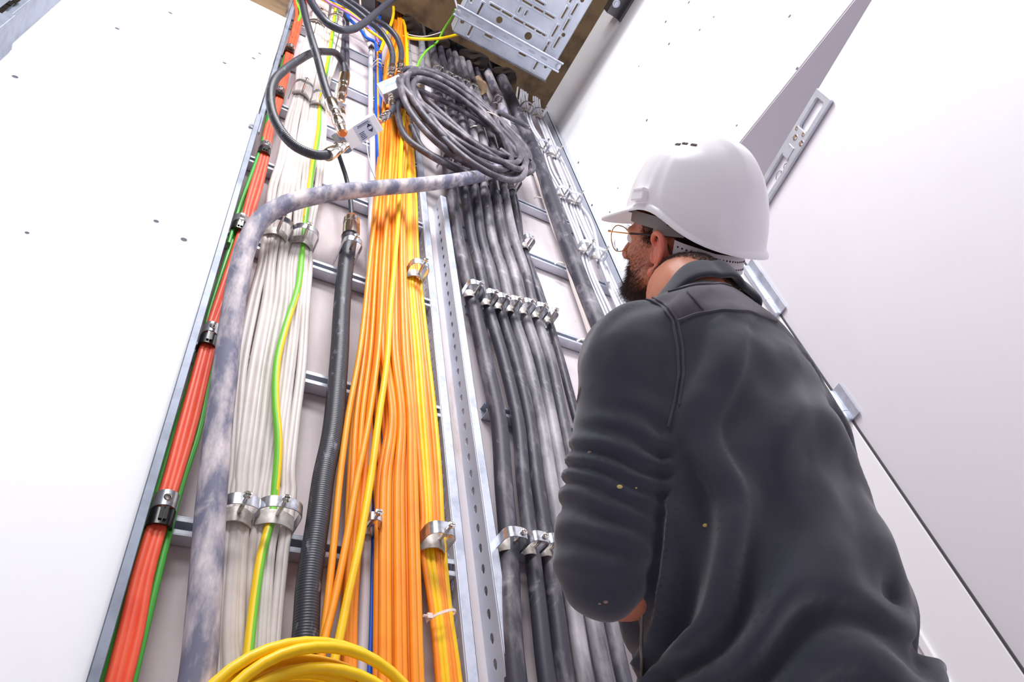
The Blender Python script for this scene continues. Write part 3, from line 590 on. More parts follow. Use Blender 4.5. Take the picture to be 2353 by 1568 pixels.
MB().tube(crom([P(1190, 330, .14), P(1212, 360, .15), P(1217, 395, .15), P(1200, 401, .15), P(1180, 400, .16)], .01), .0138, 14).build('cut_end', 'coil_dusty', cc)
MB().tube(crom([P(1150, 345, .17), P(1175, 362, .18), P(1197, 366, .18)], .01), .0138, 14).build('cut_end', 'coil_dusty', cc)
for (u, v, o_) in ((1215, 293, .16), (1198.5, 366, .18), (1178.5, 400, .16)):
    p = P(u, v, o_); q = P(u-8, v-2, o_)
    for j in range(3):
        e = np.array([.002*math.cos(j*2.1), 0, .002*math.sin(j*2.1)]); MB().tube([q+e*2, p+e*2+(p-q)*.3], .0028, 6).build('core', ['brass', 'blue_cable', 'tie_white'][j], cc)
for (u, v, du, dv_) in ((1133, 262, 26, 6), (1088, 290, 14, -10)):
    p = P(u, v, .2); MB().tube(crom([P(u-du/2, v-dv_/2-2, .20), P(u, v, .225), P(u+du/2, v+dv_/2+4, .19)], .01), .0028, 6).build('tie', 'tie_white', cc)
# ------------------------------------------------------------------ yellow coil in the foreground
yc = thing('yellow_cable_coil', P(715, 1700, .2), 'coil of thick yellow cable at the bottom edge, in front of everything', 'cable coil')
pts = []; steps = 40; turns = 9
cen = P(712, 1790, .2); Rm = 310*mpp(cen)
for k in range(turns*steps+1):
    i = k/steps; a = 2*math.pi*i; jj = int(i) % 5
    R_ = Rm*(1.0-.048*(i % 5))+.004*math.sin(i*3)
    pts.append(cen+np.array([R_*math.cos(a)*1.03+.006*math.sin(i*1.9), .02*math.sin(i*2.3)+.03*math.sin(a+i*.4)-.008*(i % 3), R_*math.sin(a)*.9+.01*math.sin(i*2.9)]))
MB().tube(pts, .0088, 14).build('windings', 'yellow_cable', yc)
# ------------------------------------------------------------------ junction boxes, connectors and feeder cables in front of the wall
def connector(a, b, r, parent, m='chrome', name='connector'):
    a, b = np.asarray(a), np.asarray(b); ax = b-a; L = np.linalg.norm(ax); q = lambda t, k: (L*t, r*1.2*k)
    cn_ = MB().lathe(a, ax, [q(0, .55), q(0, .8), q(.14, .8), q(.15, .62), q(.22, .62), q(.23, .95), q(.27, 1), q(.4, 1), q(.42, .95), q(.43, .72), q(.5, .72), q(.51, .88), q(.62, .88), q(.63, 1.05), q(.66, 1.1), q(.96, 1.1), q(1, 1.02), q(1.0, .8)], 24).build(name, m, parent)
    MB().lathe(a-ax*.03, ax, [(0, r*.66), (L*.03, r*.88), (L*.04, r*.88), (L*.041, r*.6)], 24).build('gasket_ring', 'brass', cn_)
def loose(nodes, r, m, label, name='feeder_jumper', cat='cable', grp=None, n=16):
    return tag(MB().tube(crom([q if isinstance(q, np.ndarray) else P(*q) for q in nodes], .015), r, n).build(name, m), label, cat, grp)
FB = .0155
# white splitter box with a printed label
o1 = .24
def facing(px, off, nrm):      # corner pixels -> points of a tilted plane through their centre
    c = P(sum(q[0] for q in px)/4, sum(q[1] for q in px)/4, off); out = []
    for u, v in px:
        r = ray(u, v); out.append(EYE+r*((c-EYE)@nrm)/(r@nrm))
    TL, TR, BR, BL = out; ua = (TR-TL+BR-BL)/2; La = np.linalg.norm(ua); ua /= La; ub = (BL-TL+BR-TR)/2; ub -= ua*(ub@ua); Lb_ = np.linalg.norm(ub); ub /= Lb_
    un = np.cross(ua, ub); un = un if un@FWD < 0 else -un
    return c, ua, ub, un, La, Lb_
n1 = ray(830, 305); n1 = -n1/np.linalg.norm(n1)+.42*RGT+.05*UPI; n1 /= np.linalg.norm(n1)
cf, ua, ub, un, La, Lb_ = facing([(788, 304), (866, 258), (877, 301), (802, 349)], o1, n1); cc_ = cf-un*.03
sp = thing('splitter_box', cc_, 'white splitter box with a printed label, between chrome cable connectors', 'splitter')
MB().obox(cc_, (ua, ub, un), (La/2, Lb_/2, .03)).build('housing', 'white_plain', sp, smooth=False, bevel=.003)
MB().obox(cc_-ua*(La*.5+.006), (ua, ub, un), (.010, Lb_/2*1.12, .034)).build('end_plate', 'galv_dull', sp, smooth=False, bevel=.002)
lab = cc_+un*.0307+ua*.012
ls_ = MB().obox(lab, (ua, ub, un), (.036, .032, .0004)).build('label_sticker', 'label_grey', sp, smooth=False)
mk = MB()
MB_ = lambda c, w, h: mk.obox(c+un*.0007, (ua, ub, un), (w, h, .0003))
for k, ww in enumerate((.012, .009, .011, .010, .012)): MB_(lab-ua*.018+ub*(.001+.0055*k), ww, .0011)
MB_(lab+ua*.004-ub*.018, .028, .0007); 
for k in range(7): MB_(lab+ua*(-.018+.007*k)-ub*.023, .0025, .0016)
for sg in (-1, 1):
    for k in range(6): MB_(lab+ua*.021+ub*(.001+sg*(.006+.0018*k)), .0095*(1-k/6), .001)
mk.tube([lab+ua*.021+ub*.001+un*.0007+(ua*math.cos(a)+ub*math.sin(a))*.009 for a in np.linspace(0, 2*math.pi, 18)], .0006, 4)
mk.build('label_print', 'ink', ls_, smooth=False)
connector(P(787, 306, .245), P(760, 234, .26), .0185, sp)
connector(P(793, 333, .25), P(752, 357, .25), .0165, sp)
connector(P(871, 279, .22), P(893, 262, .20), .0135, sp)
loose([(686, -35, .3), (694, 0, .3), (703, 43, .3), (718, 97, .3), (730, 135, .29), (741, 178, .28), (752, 215, .265), (760, 236, .26)], FB, 'black_corrugated', 'thick black corrugated cable dropping straight from above into the white splitter box')
loose([(755, 355, .25), (735, 357, .25), (713, 353, .25), (675, 334, .25), (647, 303, .26), (627.6, 265, .27), (621, 219, .28), (630, 186, .28), (654, 161, .27), (687, 138, .25), (718, 122, .23), (749, 119, .2), (774, 125, .17), (787, 145, .14), (792, 174, .12)], FB, 'black_corrugated', 'black corrugated cable making the big open loop left of the white splitter box')
c3 = thing('wall_coupler', P(790, 210, .1), 'chrome coupler with a small grey box, where the looped cable meets the wall', 'coupler')
connector(P(783, 236, .10), P(793, 170, .115), .0185, c3)
MB().obox(P(783, 241, .09), ((1, 0, 0), (0, 1, 0), (0, 0, 1)), (.02, .018, .014)).build('coupler_box', 'galv_tray', c3, smooth=False, bevel=.002)
MB().obox(P(776, 215, .075), ((1, 0, 0), (0, 1, 0), (0, 0, 1)), (.012, .012, .08)).build('backing_strip', 'white_plain', c3, smooth=False, bevel=.002)
MB().lathe(P(785, 250, .09), P(788, 285, .1)-P(785, 250, .09), [(0, .014), (.02, .014), (.021, .010), (.05, .010), (.051, .016), (.085, .016)], 20).build('lower_connector', 'chrome', c3)
MB().ribbon(crom([P(788, 150, .07), P(793, 142, .12), P(801, 152, .12), P(803, 168, .07)], .01), (0, 0, 1), .02, .002).build('hoop', 'zinc_clamp', c3)
cable([(787, 165), (787, 110), (788, 75), (790, 40)], .0125, 'black_dusty', 'left of the two black cables rising above the wall coupler', off=.06, down=False)
cable([(798, 165), (797, 110), (797, 75), (798, 40)], .0125, 'black_dusty', 'right of the two black cables rising above the wall coupler', off=.06, down=False)
# small metal box with three connectors
o2 = .2
n2 = -FWD+.5*UPI-.1*RGT; n2 /= np.linalg.norm(n2)
cf, ua, ub, un, La, Lb_ = facing([(873, 190), (922, 168), (925, 199), (871, 221)], o2, n2); c2 = cf-un*.03
jb = thing('tap_box', c2, 'small pale metal box with chrome connectors, beside the coil of black cable', 'junction box')
MB().obox(c2, (ua, ub, un), (La/2, Lb_/2, .03)).build('housing', 'galv_light', jb, smooth=False, bevel=.003)
MB().obox(c2+un*.0305, (ua, ub, un), (La/2*.97, Lb_/2*.97, .0015)).build('cover', 'white_plain', jb, smooth=False, bevel=.001)
MB().obox(c2+un*.0325-ub*.004, (ua, ub, un), (La*.26, Lb_*.1, .0004)).build('label_sticker', 'label_blue', jb, smooth=False)
for i in (-1, 1):
    for j in (-1, 1): MB().lathe(c2+un*.032+ua*La*.43*i+ub*Lb_*.41*j, un, [(0, .002), (.001, .0018)], 8).build('screw', 'steel_dark_and_shade', jb)
connector(P(897, 178, .17), P(901, 152, .18), .014, jb); connector(P(916, 168, .17), P(921, 145, .18), .014, jb); connector(P(899, 216, .17), P(902, 246, .17), .0135, jb)
loose([(893, 263, .2), (899, 257, .19), (903, 248, .175), (903, 244, .17)], .0125, 'black_cable', 'very short black cable linking the two junction boxes')
loose([(900, 155, .18), (902, 127, .2), (894, 99, .22), (874, 71, .24), (846, 48, .25), (815, 23, .26), (782, 0, .27), (745, -28, .28)], .0145, 'black_cable', 'left of the two black cables curving into the top of the small metal box')
loose([(921, 148, .18), (921, 112, .2), (909, 82, .22), (886, 59, .23), (858, 42, .24), (830, 20, .25), (795, -3, .26), (760, -30, .27)], .0145, 'black_cable', 'right of the two black cables curving into the top of the small metal box')
loose([(690, -40, .33), (713, 0, .33), (733, 31, .33), (754, 54, .33), (782, 68, .33), (810, 67, .33), (835, 54, .33), (861, 33, .33), (899, 0, .33), (940, -38, .33)], .0165, 'black_cable', 'smooth black cable hanging in a shallow arc across the top edge')
CGp = 'thin coloured cables under the ceiling'
loose([(700, -35, .12), (744, 0, .12), (777, 13, .12), (800, 26, .12), (828, 48, .12), (848, 69, .12), (868, 84, .12), (881, 95, .11), (878, 108, .1), (872, 122, .08)], .0085, 'yellow_cable', 'yellow cable running down right from the top edge with the purple one', grp=CGp, name='cable')
loose([(912, -30, .15), (904, 0, .15), (904, 33, .15), (897, 59, .14), (889, 77, .13), (880, 100, .11), (874, 118, .09)], .0085, 'yellow_cable', 'yellow cable hanging left of the orange trunk under the ceiling', grp=CGp, name='cable')
loose([(735, -25, .1), (761, 0, .1), (790, 23, .1), (805, 46, .1), (825, 64, .1), (843, 87, .1), (861, 97, .09), (866, 122, .07)], .0085, 'blue_cable', 'lower blue cable crossing under the arc of black cable', grp=CGp, name='cable')
loose([(750, -22, .11), (779, 5, .11), (815, 31, .11), (840, 55, .1), (866, 82, .09), (872, 110, .07)], .0085, 'blue_cable', 'upper blue cable crossing under the arc of black cable', grp=CGp, name='cable')
loose([(725, -20, .13), (754, 5, .13), (790, 24, .13), (818, 42, .13), (841, 59, .13), (861, 79, .12), (870, 98, .1)], .006, 'purple_cable', 'thin purple cable crossing under the arc of black cable', grp=CGp, name='cable')
loose([(745, -20, .15), (774, 0, .15), (805, 13, .15), (833, 33, .14), (846, 44, .13), (880, 70, .1)], .0065, 'orange_cable', 'single orange cable crossing between the two black cables at the top', grp=CGp, name='cable')
loose([(925, 84, .1), (945, 88, .12), (967, 90, .14), (1006, 89, .17), (1049, 80, .2), (1075, 70, .22)], .009, 'yellow_cable', 'yellow cable stretched sideways from the orange trunk to the metal tray', grp=CGp, name='cable')
loose([(928, 76, .09), (950, 82, .1), (973, 84, .12), (1008, 76, .15), (1031, 65, .17)], .0035, 'tie_white', 'thin white wire beside the yellow cable under the ceiling', grp=CGp, name='cable')
loose([PZ(1047, 22, 5.1), PZ(1039, 38, 5.15), PZ(1019, 69, 5.18), PZ(1006, 94, 5.15), (980, 117, .12), (964, 140, .1), (955, 165, .08)], .0065, 'lime_stripe', 'yellow green wire slanting from the tray corner down to the coil', grp=CGp, name='cable')
loose([(895, -20, .12), (908, 0, .12), (924, 13, .1), (930, 20, .08)], .0065, 'yellow_cable', 'short yellow cable above the orange trunk at the top edge', grp=CGp, name='cable')
loose([(835, 78, .08), (842, 92, .08), (850, 108, .07), (853, 118, .06)], .011, 'tie_white', 'white cable end feeding into the white conduit', grp=CGp, name='cable')
tag(MB().ribbon([P(847, 110, .075), P(853, 104, .085), P(860, 112, .08)], (0, 0, 1), .03, .004).build('tape_wrap', 'black_rubber'), 'black tape wrapped round the top of the white conduit', 'tape')
for (u, v, w, nm) in ((920, 82, 44, 'white cable tie round the orange trunk under the ceiling'), (868, 148, 20, 'white cable tie round the blue cables, upper of the pair'), (868, 156, 20, 'white cable tie round the blue cables, lower of the pair'), (1199, 188, 24, 'white tie round the inner white cables behind the tray'), (1238, 193, 22, 'white tie round the outer white cables behind the tray')):
    c = P(u, v, .07); h = w/2*mpp(c)
    pa = [(c[0]+h*math.cos(a), D-.05-.05*math.sin(a), c[2]) for a in np.linspace(0, math.pi, 12)]
    tag(MB().ribbon(pa, (0, 0, 1), .010, .002).build('cable_tie', 'tie_white'), nm, 'cable tie')
# ------------------------------------------------------------------ beige foam lump in the ceiling hole
bm = bmesh.new(); bmesh.ops.create_icosphere(bm, subdivisions=4, radius=1)
c = P(1102, 198, .06); V = []
rs = random.Random(3); ph = [rs.uniform(0, 6) for _ in range(9)]
for v in bm.verts:
    p = v.co; k = 1+.16*math.sin(p.x*4+ph[0])*math.cos(p.z*3+ph[1])+.1*math.sin(p.y*7+p.x*5+ph[2])+.06*math.sin(p.z*11+ph[3])
    V.append((c[0]+p.x*.042*k, c[1]+p.y*.035*k, c[2]+p.z*.12*k))
tag(MB().add(V, [tuple(q.index for q in f.verts) for f in bm.faces]).build('foam_plug', 'foam'), 'lump of beige expanding foam above the cable coil', 'foam'); bm.free()
# ------------------------------------------------------------------ perforated tray under the ceiling
zt = 4.86
a0, a1, a2 = PZ(1041, 70, zt), PZ(1253, 185, zt), PZ(1362, 0, zt)
yb = (a0[1]+a1[1])/2; xa, xb = a0[0], a1[0]
tray = thing('perforated_tray', ((xa+xb)/2, yb, zt), 'perforated galvanised tray hung under the brown ceiling above the coil', 'cable tray')
def tp(zx, zy):      # zoomed pixel of the tray view -> plate coordinates (x right, y towards the room)
    p = PZ(1000+zx/3.92, zy/3.92, zt); return (p[0]-xa, yb-p[1])
Wd = xb-xa; Ln = 1.5; H = []
def slot(zx, zy, lx, ly, w=.010):
    x, y = tp(zx, zy)
    if lx: H.append(hole(x-lx/2, x+lx/2, y-w/2, y+w/2, w*.4))
    else: H.append(hole(x-w/2, x+w/2, y-ly/2, y+ly/2, w*.4))
for q in ((540, 65), (645, 125), (750, 185), (850, 240), (950, 298), (830, 28), (930, 85), (1030, 140), (720, -32), (740, -90), (840, -35), (940, 20)): slot(*q, .066, 0)
for q in ((405, 80), (1165, 115), (1255, 85), (1078, 280), (1180, 222), (1095, 382), (1000, 425), (345, -40), (320, 268), (912, 578), (950, 645), (1240, -30)): slot(*q, 0, .07)
for q in ((760, 88), (818, 118)): slot(*q, 0, .03, .008)
for q in ((480, 326), (785, 490)): slot(*q, .05, 0, .012)
for (zx, zy, r_) in ((578, 180, .019), (838, 325, .022), (1155, 315, .012), (245, 195, .012), (995, 602, .010), (1325, 2, .012)):
    x, y = tp(zx, zy); H.append(circ(x, y, r_, 16))
# repeat of the pattern further into the room
def ok(h): return all(.006 < x < Wd-.006 and .008 < y < Ln-.01 for x, y in h)
H = [h for h in H if ok(h)]
base = list(H)
for rep in (1, 2, 3, 4):
    for h in base:
        hh = [(x, y+.42*rep) for x, y in h]
        if ok(hh) and rep*.42+min(y for x, y in h) > .48: H.append(hh)
good = []
for h in H:
    bx = (min(x for x, y in h), max(x for x, y in h), min(y for x, y in h), max(y for x, y in h))
    if all(bx[1]+.004 < g[0] or bx[0]-.004 > g[1] or bx[3]+.004 < g[2] or bx[2]-.004 > g[3] for g, _ in good): good.append((bx, h))
H = [h for _, h in good]
MB().plate([(0, 0), (Wd, 0), (Wd, Ln), (0, Ln)], H, (xa, yb, zt), (1, 0, 0), (0, -1, 0), -.002).build('tray_plate', 'galv_tray', tray, smooth=False)
mb = MB()
for h in H:          # pressed rims round each slot
    cx_ = sum(x for x, y in h)/len(h); cy_ = sum(y for x, y in h)/len(h); g = .007
    pts = [(xa+x+(g if x > cx_ else -g), yb-(y+(g if y > cy_ else -g)), zt-.001) for x, y in h]
    if len(h) < 10: mb.tube([np.array(p) for p in pts], .0032, 6, closed=True)
mb.build('pressed_rims', 'galv_tray', tray)
mb = MB()
for x in (xa, xb): mb.box((x-.0015, yb-Ln, zt), (x+.0015, yb, zt+.11))
mb.build('side_wall', 'galv_tray', tray, smooth=False)
MB().plate([(0, 0), (Wd, 0), (Wd, .04), (0, .04)], [hole(.03+k*.075, .075+k*.075, .009, .02, .004) for k in range(int((Wd-.06)/.075))], (xa, yb+.002, zt-.03), (1, 0, 0), (0, 0, 1), .003).build('end_flange', 'steel_dark_and_shade', tray, smooth=False)  # galvanised lip given a dark colour to stand for the shadow on it
zb = zt-.075; b0, b1 = PZ(1046, 26, zb), PZ(1289, 152, zb); yb2 = (b0[1]+b1[1])/2
st = thing('support_strut', ((b0[0]+b1[0])/2, yb2, zb), 'slotted steel strut crossing under the perforated tray', 'strut')
Ls = b1[0]-b0[0]
MB().plate([(0, 0), (Ls, 0), (Ls, .052), (0, .052)], [hole(.04+k*.085, .085+k*.085, .019, .033, .006) for k in range(int((Ls-.06)/.085))], (b0[0], yb2+.026, zb), (1, 0, 0), (0, -1, 0), -.003).build('web', 'galv_tray', st, smooth=False)
mb = MB(); 
for s_ in (-1, 1): mb.tube([(b0[0]-.004, yb2+s_*.026, zb-.003), (b1[0]+.004, yb2+s_*.026, zb-.003)], .0065, 10)
mb.build('rolled_edge', 'galv_light', st)
for x in (b0[0]+.014, b1[0]-.014):
    MB().lathe((x, yb2, zb-.014), (0, 0, 1), [(0, .006), (.006, .006), (.007, .014), (.016, .014), (.017, .006), (ZC-zb+.014, .006)], 12).build('threaded_rod', 'galv', st)
# ------------------------------------------------------------------ bracket at the ceiling corner, steel trunk at far left
p = PX(1412, 14, XR-.06)
br = thing('ceiling_bracket', p, 'dark bracket with a pale bolt where ceiling meets the right wall', 'bracket')
MB().box((p[0]-.03, p[1]-.10, p[2]-.02), (XR, p[1]+.05, p[2]+.0)).box((p[0]+.045, p[1]-.1, p[2]-.07), (XR, p[1]+.05, p[2])).box((p[0]-.03, p[1]-.1, p[2]), (p[0]-.024, p[1]+.05, p[2]+.06)).build('plate', 'steel_dark_and_shade', br, smooth=False, bevel=.002)
MB().lathe((p[0]-.01, p[1]-.02, p[2]-.045), (0, 0, 1), [(0, .016), (.012, .016), (.013, .024), (.024, .024), (.025, .01), (.1, .01)], 12).build('bolt', 'galv_light', br)
e0 = P(33, 33, .2)
tk = thing('steel_trunk', (e0[0]-.25, D, 0), 'pale blue steel trunk with dark slots at the upper left corner', 'trunking')
MB().box((e0[0]-.5, D-.2, 0), (e0[0]+.004, D-.09, e0[2])).box((e0[0]-.5, D-.192, e0[2]), (e0[0]-.008, D-.09, ZC-.02)).build('cover', 'galv_dull', tk, smooth=False, bevel=.002)
for (u, v) in ((5, 22), (15, 14), (24, 7), (37, 1)):
    q = P(u, v, .2); MB().box((q[0]-.006, D-.2015, q[2]-.022), (q[0]+.008, D-.1995, q[2]+.012)).build('slot', 'black_clip', tk, smooth=False)
# rough opening where the cables leave through the ceiling
rs = random.Random(11)
for k, (u, v, s_) in enumerate(((1100, 152, .07), (1165, 178, .06), (1010, 112, .05), (940, 70, .05))):
    bm = bmesh.new(); bmesh.ops.create_icosphere(bm, subdivisions=3, radius=1); c = P(u, v, .1); c[2] = ZC+.005
    V = [(c[0]+q.co.x*s_*(1.5+.4*math.sin(q.co.x*5+k)), c[1]+q.co.y*.06, c[2]+q.co.z*.03*(1+.4*math.sin(q.co.y*9+q.co.x*7))) for q in bm.verts]
    struct(MB().add(V, [tuple(q.index for q in f.verts) for f in bm.faces]).build('trim_mortar', 'hole_dark')); bm.free()
# ------------------------------------------------------------------ the worker
from mathutils import noise as mnoise
from mathutils.bvhtree import BVHTree
mat('skin', srgb(208, 138, 108), .5, mottled=srgb(192, 108, 84), m_scale=16, m_lo=.4, m_hi=.75, sss=.12, bump=.12, b_scale=260)
mat('skin_ear', srgb(234, 136, 112), .45, mottled=srgb(220, 112, 92), m_scale=30, sss=.2)
mat('hair_dark', srgb(52, 38, 34), .6); mat('hair_brown', srgb(86, 58, 44), .6)
mat('fleece', srgb(60, 61, 72), .95, mottled=srgb(66, 66, 76), m_scale=9, bump=.15, b_scale=1100, spec=.2, sheen=.35)
mat('fleece_yoke', srgb(72, 68, 78), .95, mottled=srgb(84, 78, 86), m_scale=9, bump=.15, b_scale=1100, spec=.2, sheen=.3)
mat('trouser', srgb(44, 46, 54), .9, bump=.3, b_scale=200)
mat('boot', srgb(40, 34, 30), .6); mat('sole', srgb(24, 24, 24), .8)
mat('hat_shell', srgb(252, 248, 252), .28, spec=.5); mat('hat_strap', srgb(214, 206, 208), .45); mat('hat_band', srgb(140, 134, 134), .7); mat('dark_gap', srgb(60, 40, 44), .8)
mat('gold', srgb(226, 170, 70), .25, .9); mat('zip_grey', srgb(120, 116, 112), .5, .4); mat('paint_fleck', srgb(212, 186, 120), .8); mat('lint', srgb(150, 128, 118), .9)
gm = mat('lens_glass', (1, 1, 1), .02, trans=1.0); gm.node_tree.nodes['Principled BSDF'].inputs['IOR'].default_value = 1.05
W3 = lambda *p: np.array(p, float)+EYE*0+np.array([0, 0, .85])
bth = math.radians(100); Bf = np.array([math.cos(bth), math.sin(bth), 0]); Lf_ = np.array([-Bf[1], Bf[0], 0]); Zv = np.array([0, 0, 1.])
# torso rings: height, centre, half width, front depth, back depth (heights from the eye)
TL_ = [(.05, (.77, .62), .20, .17, .17), (.12, (.768, .60), .20, .17, .165), (.2, (.762, .575), .195, .165, .158), (.3, (.75, .54), .19, .16, .146), (.4, (.735, .50), .188, .15, .136),
       (.5, (.715, .46), .19, .14, .134), (.58, (.70, .43), .19, .13, .128), (.63, (.69, .41), .18, .12, .116), (.672, (.682, .394), .15, .10, .100), (.700, (.676, .384), .108, .082, .082), (.718, (.673, .378), .082, .070, .072), (.730, (.671, .375), .070, .062, .064)]
def torso_mb(shrink=0, z0=None):
    mb = MB(); rows = []
    lv = TL_
    for i in range(len(lv)-1):
        for t in np.linspace(0, 1, 4, endpoint=False):
            a, b = lv[i], lv[i+1]; z = a[0]*(1-t)+b[0]*t; c = np.array(a[1])*(1-t)+np.array(b[1])*t
            rows.append((z, c, *[a[k]*(1-t)+b[k]*t-shrink for k in (2, 3, 4)]))
    a = lv[-1]; rows.append((a[0], np.array(a[1]), a[2]-shrink, a[3]-shrink, a[4]-shrink))
    n = 48; V = []
    for z, c, hl, fd, bd in rows:
        for k in range(n):
            g = 2*math.pi*k/n; d = math.cos(g); s = math.sin(g)
            d2 = math.copysign(abs(d)**.9, d); s2 = math.copysign(abs(s)**.9, s)
            V.append(W3(c[0], c[1], z)+Lf_*hl*s2+Bf*(fd if d > 0 else bd)*d2)
    Fc = [(i*n+k, i*n+(k+1) % n, (i+1)*n+(k+1) % n, (i+1)*n+k) for i in range(len(rows)-1) for k in range(n)]
    Fc += [tuple(range(n-1, -1, -1)), tuple((len(rows)-1)*n+k for k in range(n))]
    return mb.add(V, Fc)
def limb(mb, pts, rad, step=.012, n=20):
    P4 = crom([np.array([*p, r]) for p, r in zip(pts, rad)], step); P3 = [p[:3] for p in P4]; R = [p[3] for p in P4]
    t0 = P3[0]-P3[1]; t0 /= np.linalg.norm(t0); t1 = P3[-1]-P3[-2]; t1 /= np.linalg.norm(t1)
    c0, c1 = P3[0], P3[-1]; r0, r1 = R[0], R[-1]
    head = [(c0+t0*r0*math.sin(a), r0*math.cos(a)) for a in (1.45, 1.2, .9, .6, .3)]; tail = [(c1+t1*r1*math.sin(a), r1*math.cos(a)) for a in (.3, .6, .9, 1.2, 1.45)]
    mb.tube([h[0] for h in head]+P3+[h[0] for h in tail], [h[1] for h in head]+R+[h[1] for h in tail], n); return mb
def ellip(mb, c, ax, r, n=24, m=16):
    V = []; 
    for i in range(m+1):
        a = math.pi*i/m
        for k in range(n):
            b = 2*math.pi*k/n; q = np.array([math.sin(a)*math.cos(b)*r[0], math.sin(a)*math.sin(b)*r[1], math.cos(a)*r[2]]) if 0 < i < m else np.array([1e-4*math.cos(b), 1e-4*math.sin(b), math.cos(a)*r[2]])
            V.append(np.asarray(c)+ax[0]*q[0]+ax[1]*q[1]+ax[2]*q[2])
    Fc = [(i*n+k, (i+1)*n+k, (i+1)*n+(k+1) % n, i*n+(k+1) % n) for i in range(m) for k in range(n)]+[tuple(range(n)), tuple(m*n+k for k in range(n-1, -1, -1))]
    mb.add(V, Fc); return mb
def remesh(mb, voxel, smooth=6, fac=.5):
    me = bpy.data.meshes.new('tmp'); me.from_pydata(mb.v, [], mb.f); me.update()
    bm = bmesh.new(); bm.from_mesh(me); bmesh.ops.recalc_face_normals(bm, faces=bm.faces); bm.to_mesh(me); bm.free()
    o = bpy.data.objects.new('tmp', me); COL.objects.link(o)
    r = o.modifiers.new('r', 'REMESH'); r.mode = 'VOXEL'; r.voxel_size = voxel; r.adaptivity = 0
    s = o.modifiers.new('s', 'SMOOTH'); s.factor = fac; s.iterations = smooth
    dg = bpy.context.evaluated_depsgraph_get(); m2 = bpy.data.meshes.new_from_object(o.evaluated_get(dg)); bpy.data.objects.remove(o); bpy.data.meshes.remove(me)
    return m2
def arr(me, what='co'):
    a = np.empty(len(me.vertices)*3); me.vertices.foreach_get('co' if what == 'co' else 'normal', a); return a.reshape(-1, 3)
def finish(me, name, mats, parent, label=None):
    for m in mats: me.materials.append(MATS[m])
    me.polygons.foreach_set('use_smooth', [True]*len(me.polygons)); me.name = name
    o = bpy.data.objects.new(name, me); COL.objects.link(o)
    if parent: o.parent = parent; o.matrix_parent_inverse = Matrix.Translation(-parent.location)
    if label: o['label'] = label
    return o
# joints
NK = W3(.667, .37, .765)
SL = PD(1452, 812, .905); EL = PD(1378, 1318, .835); WL = PD(1552, 1345, 1.0)
SR = NK-Lf_*.165+np.array([.0, .02, -.10]); ER = SR+np.array([.05, .16, -.25]); WR = PD(1660, 1240, 1.13)
# head frame
wv = ray(1600, 500); wv /= np.linalg.norm(wv)
ri = RGT-wv*(RGT@wv); ri /= np.linalg.norm(ri); ui = UPI-wv*(UPI@wv); ui -= ri*(ui@ri); ui /= np.linalg.norm(ui)
Fi = -.993*ri+.11*ui; Hz = .11*ri+.993*ui
az = math.radians(35); Hx = math.cos(az)*Fi+math.sin(az)*wv; Hy = np.cross(Hz, Hx); HO = PD(1600, 500, 1.2)
def hp(x, y, z): return HO+Hx*x+Hy*y+Hz*z
HA = (Hx, Hy, Hz)
person = bpy.data.objects.new('person', None); COL.objects.link(person); person.location = (.79, .58, 0)
tag(person, 'worker in a charcoal fleece and white helmet looking up at the cables', 'person')
b = MB()
ellip(b, hp(.012, 0, -.015), HA, (.100, .078, .095)); ellip(b, hp(.045, 0, -.045), HA, (.070, .064, .085)); ellip(b, hp(.060, 0, -.095), HA, (.052, .054, .05)); ellip(b, hp(.096, 0, -.128), HA, (.024, .028, .02))
ellip(b, hp(.078, .030, -.070), HA, (.030, .026, .026)); ellip(b, hp(.078, -.030, -.070), HA, (.030, .026, .026))
for s in (-1, 1):
    ellip(b, hp(.085, .034*s, -.034), HA, (.026, .026, .012)); limb(b, [hp(.03, .058*s, -.10), hp(.065, .046*s, -.122), hp(.098, .014*s, -.137)], [.018, .017, .016])
limb(b, [hp(.112, 0, -.04), hp(.128, 0, -.062), hp(.136, 0, -.078)], [.009, .011, .013]); ellip(b, hp(.122, .012, -.082), HA, (.012, .009, .008)); ellip(b, hp(.122, -.012, -.082), HA, (.012, .009, .008))
ellip(b, hp(.110, 0, -.101), HA, (.012, .024, .006)); ellip(b, hp(.108, 0, -.111), HA, (.012, .021, .007))
limb(b, [hp(-.02, 0, -.06), hp(-.02, 0, -.11), NK*.35+hp(-.01, 0, -.13)*.65, NK, NK-Zv*.06-Bf*.0], [.062, .064, .066, .066, .066])
T_in = torso_mb(.034); b.add(T_in.v, T_in.f)
limb(b, [SL, SL*.5+EL*.5, EL, EL*.75+WL*.25-Zv*.008, EL*.5+WL*.5-Zv*.004, WL], [.052, .045, .040, .044, .040, .027]); limb(b, [SR, SR*.5+ER*.5, ER, ER*.55+WR*.45, WR], [.052, .045, .037, .038, .027])
def hand(mb, w, d, up, side):
    d = d/np.linalg.norm(d); up = up-d*(up@d); up /= np.linalg.norm(up); s = np.cross(d, up)*side
    for k in range(4): limb(mb, [w, w+d*.045+s*(.024-.016*k)*.8, w+d*.088+s*(.030-.020*k)], [.02, .015, .0125])
    for k, L in enumerate((.070, .078, .072, .056)):
        b0 = w+d*.088+s*(.030-.020*k); p1 = b0+d*L*.42-up*L*.12; p2 = p1+d*L*.22-up*L*.32; p3 = p2-d*L*.03-up*L*.28
        limb(mb, [b0, p1, p2, p3], [.0098, .009, .0083, .0072], .006, 12)
    b0 = w+d*.028+s*.03; limb(mb, [w+d*.01+s*.012, b0+s*.012-up*.004, b0+d*.028+s*.028-up*.016, b0+d*.05+s*.024-up*.028], [.016, .014, .0115, .0095], .006, 12)
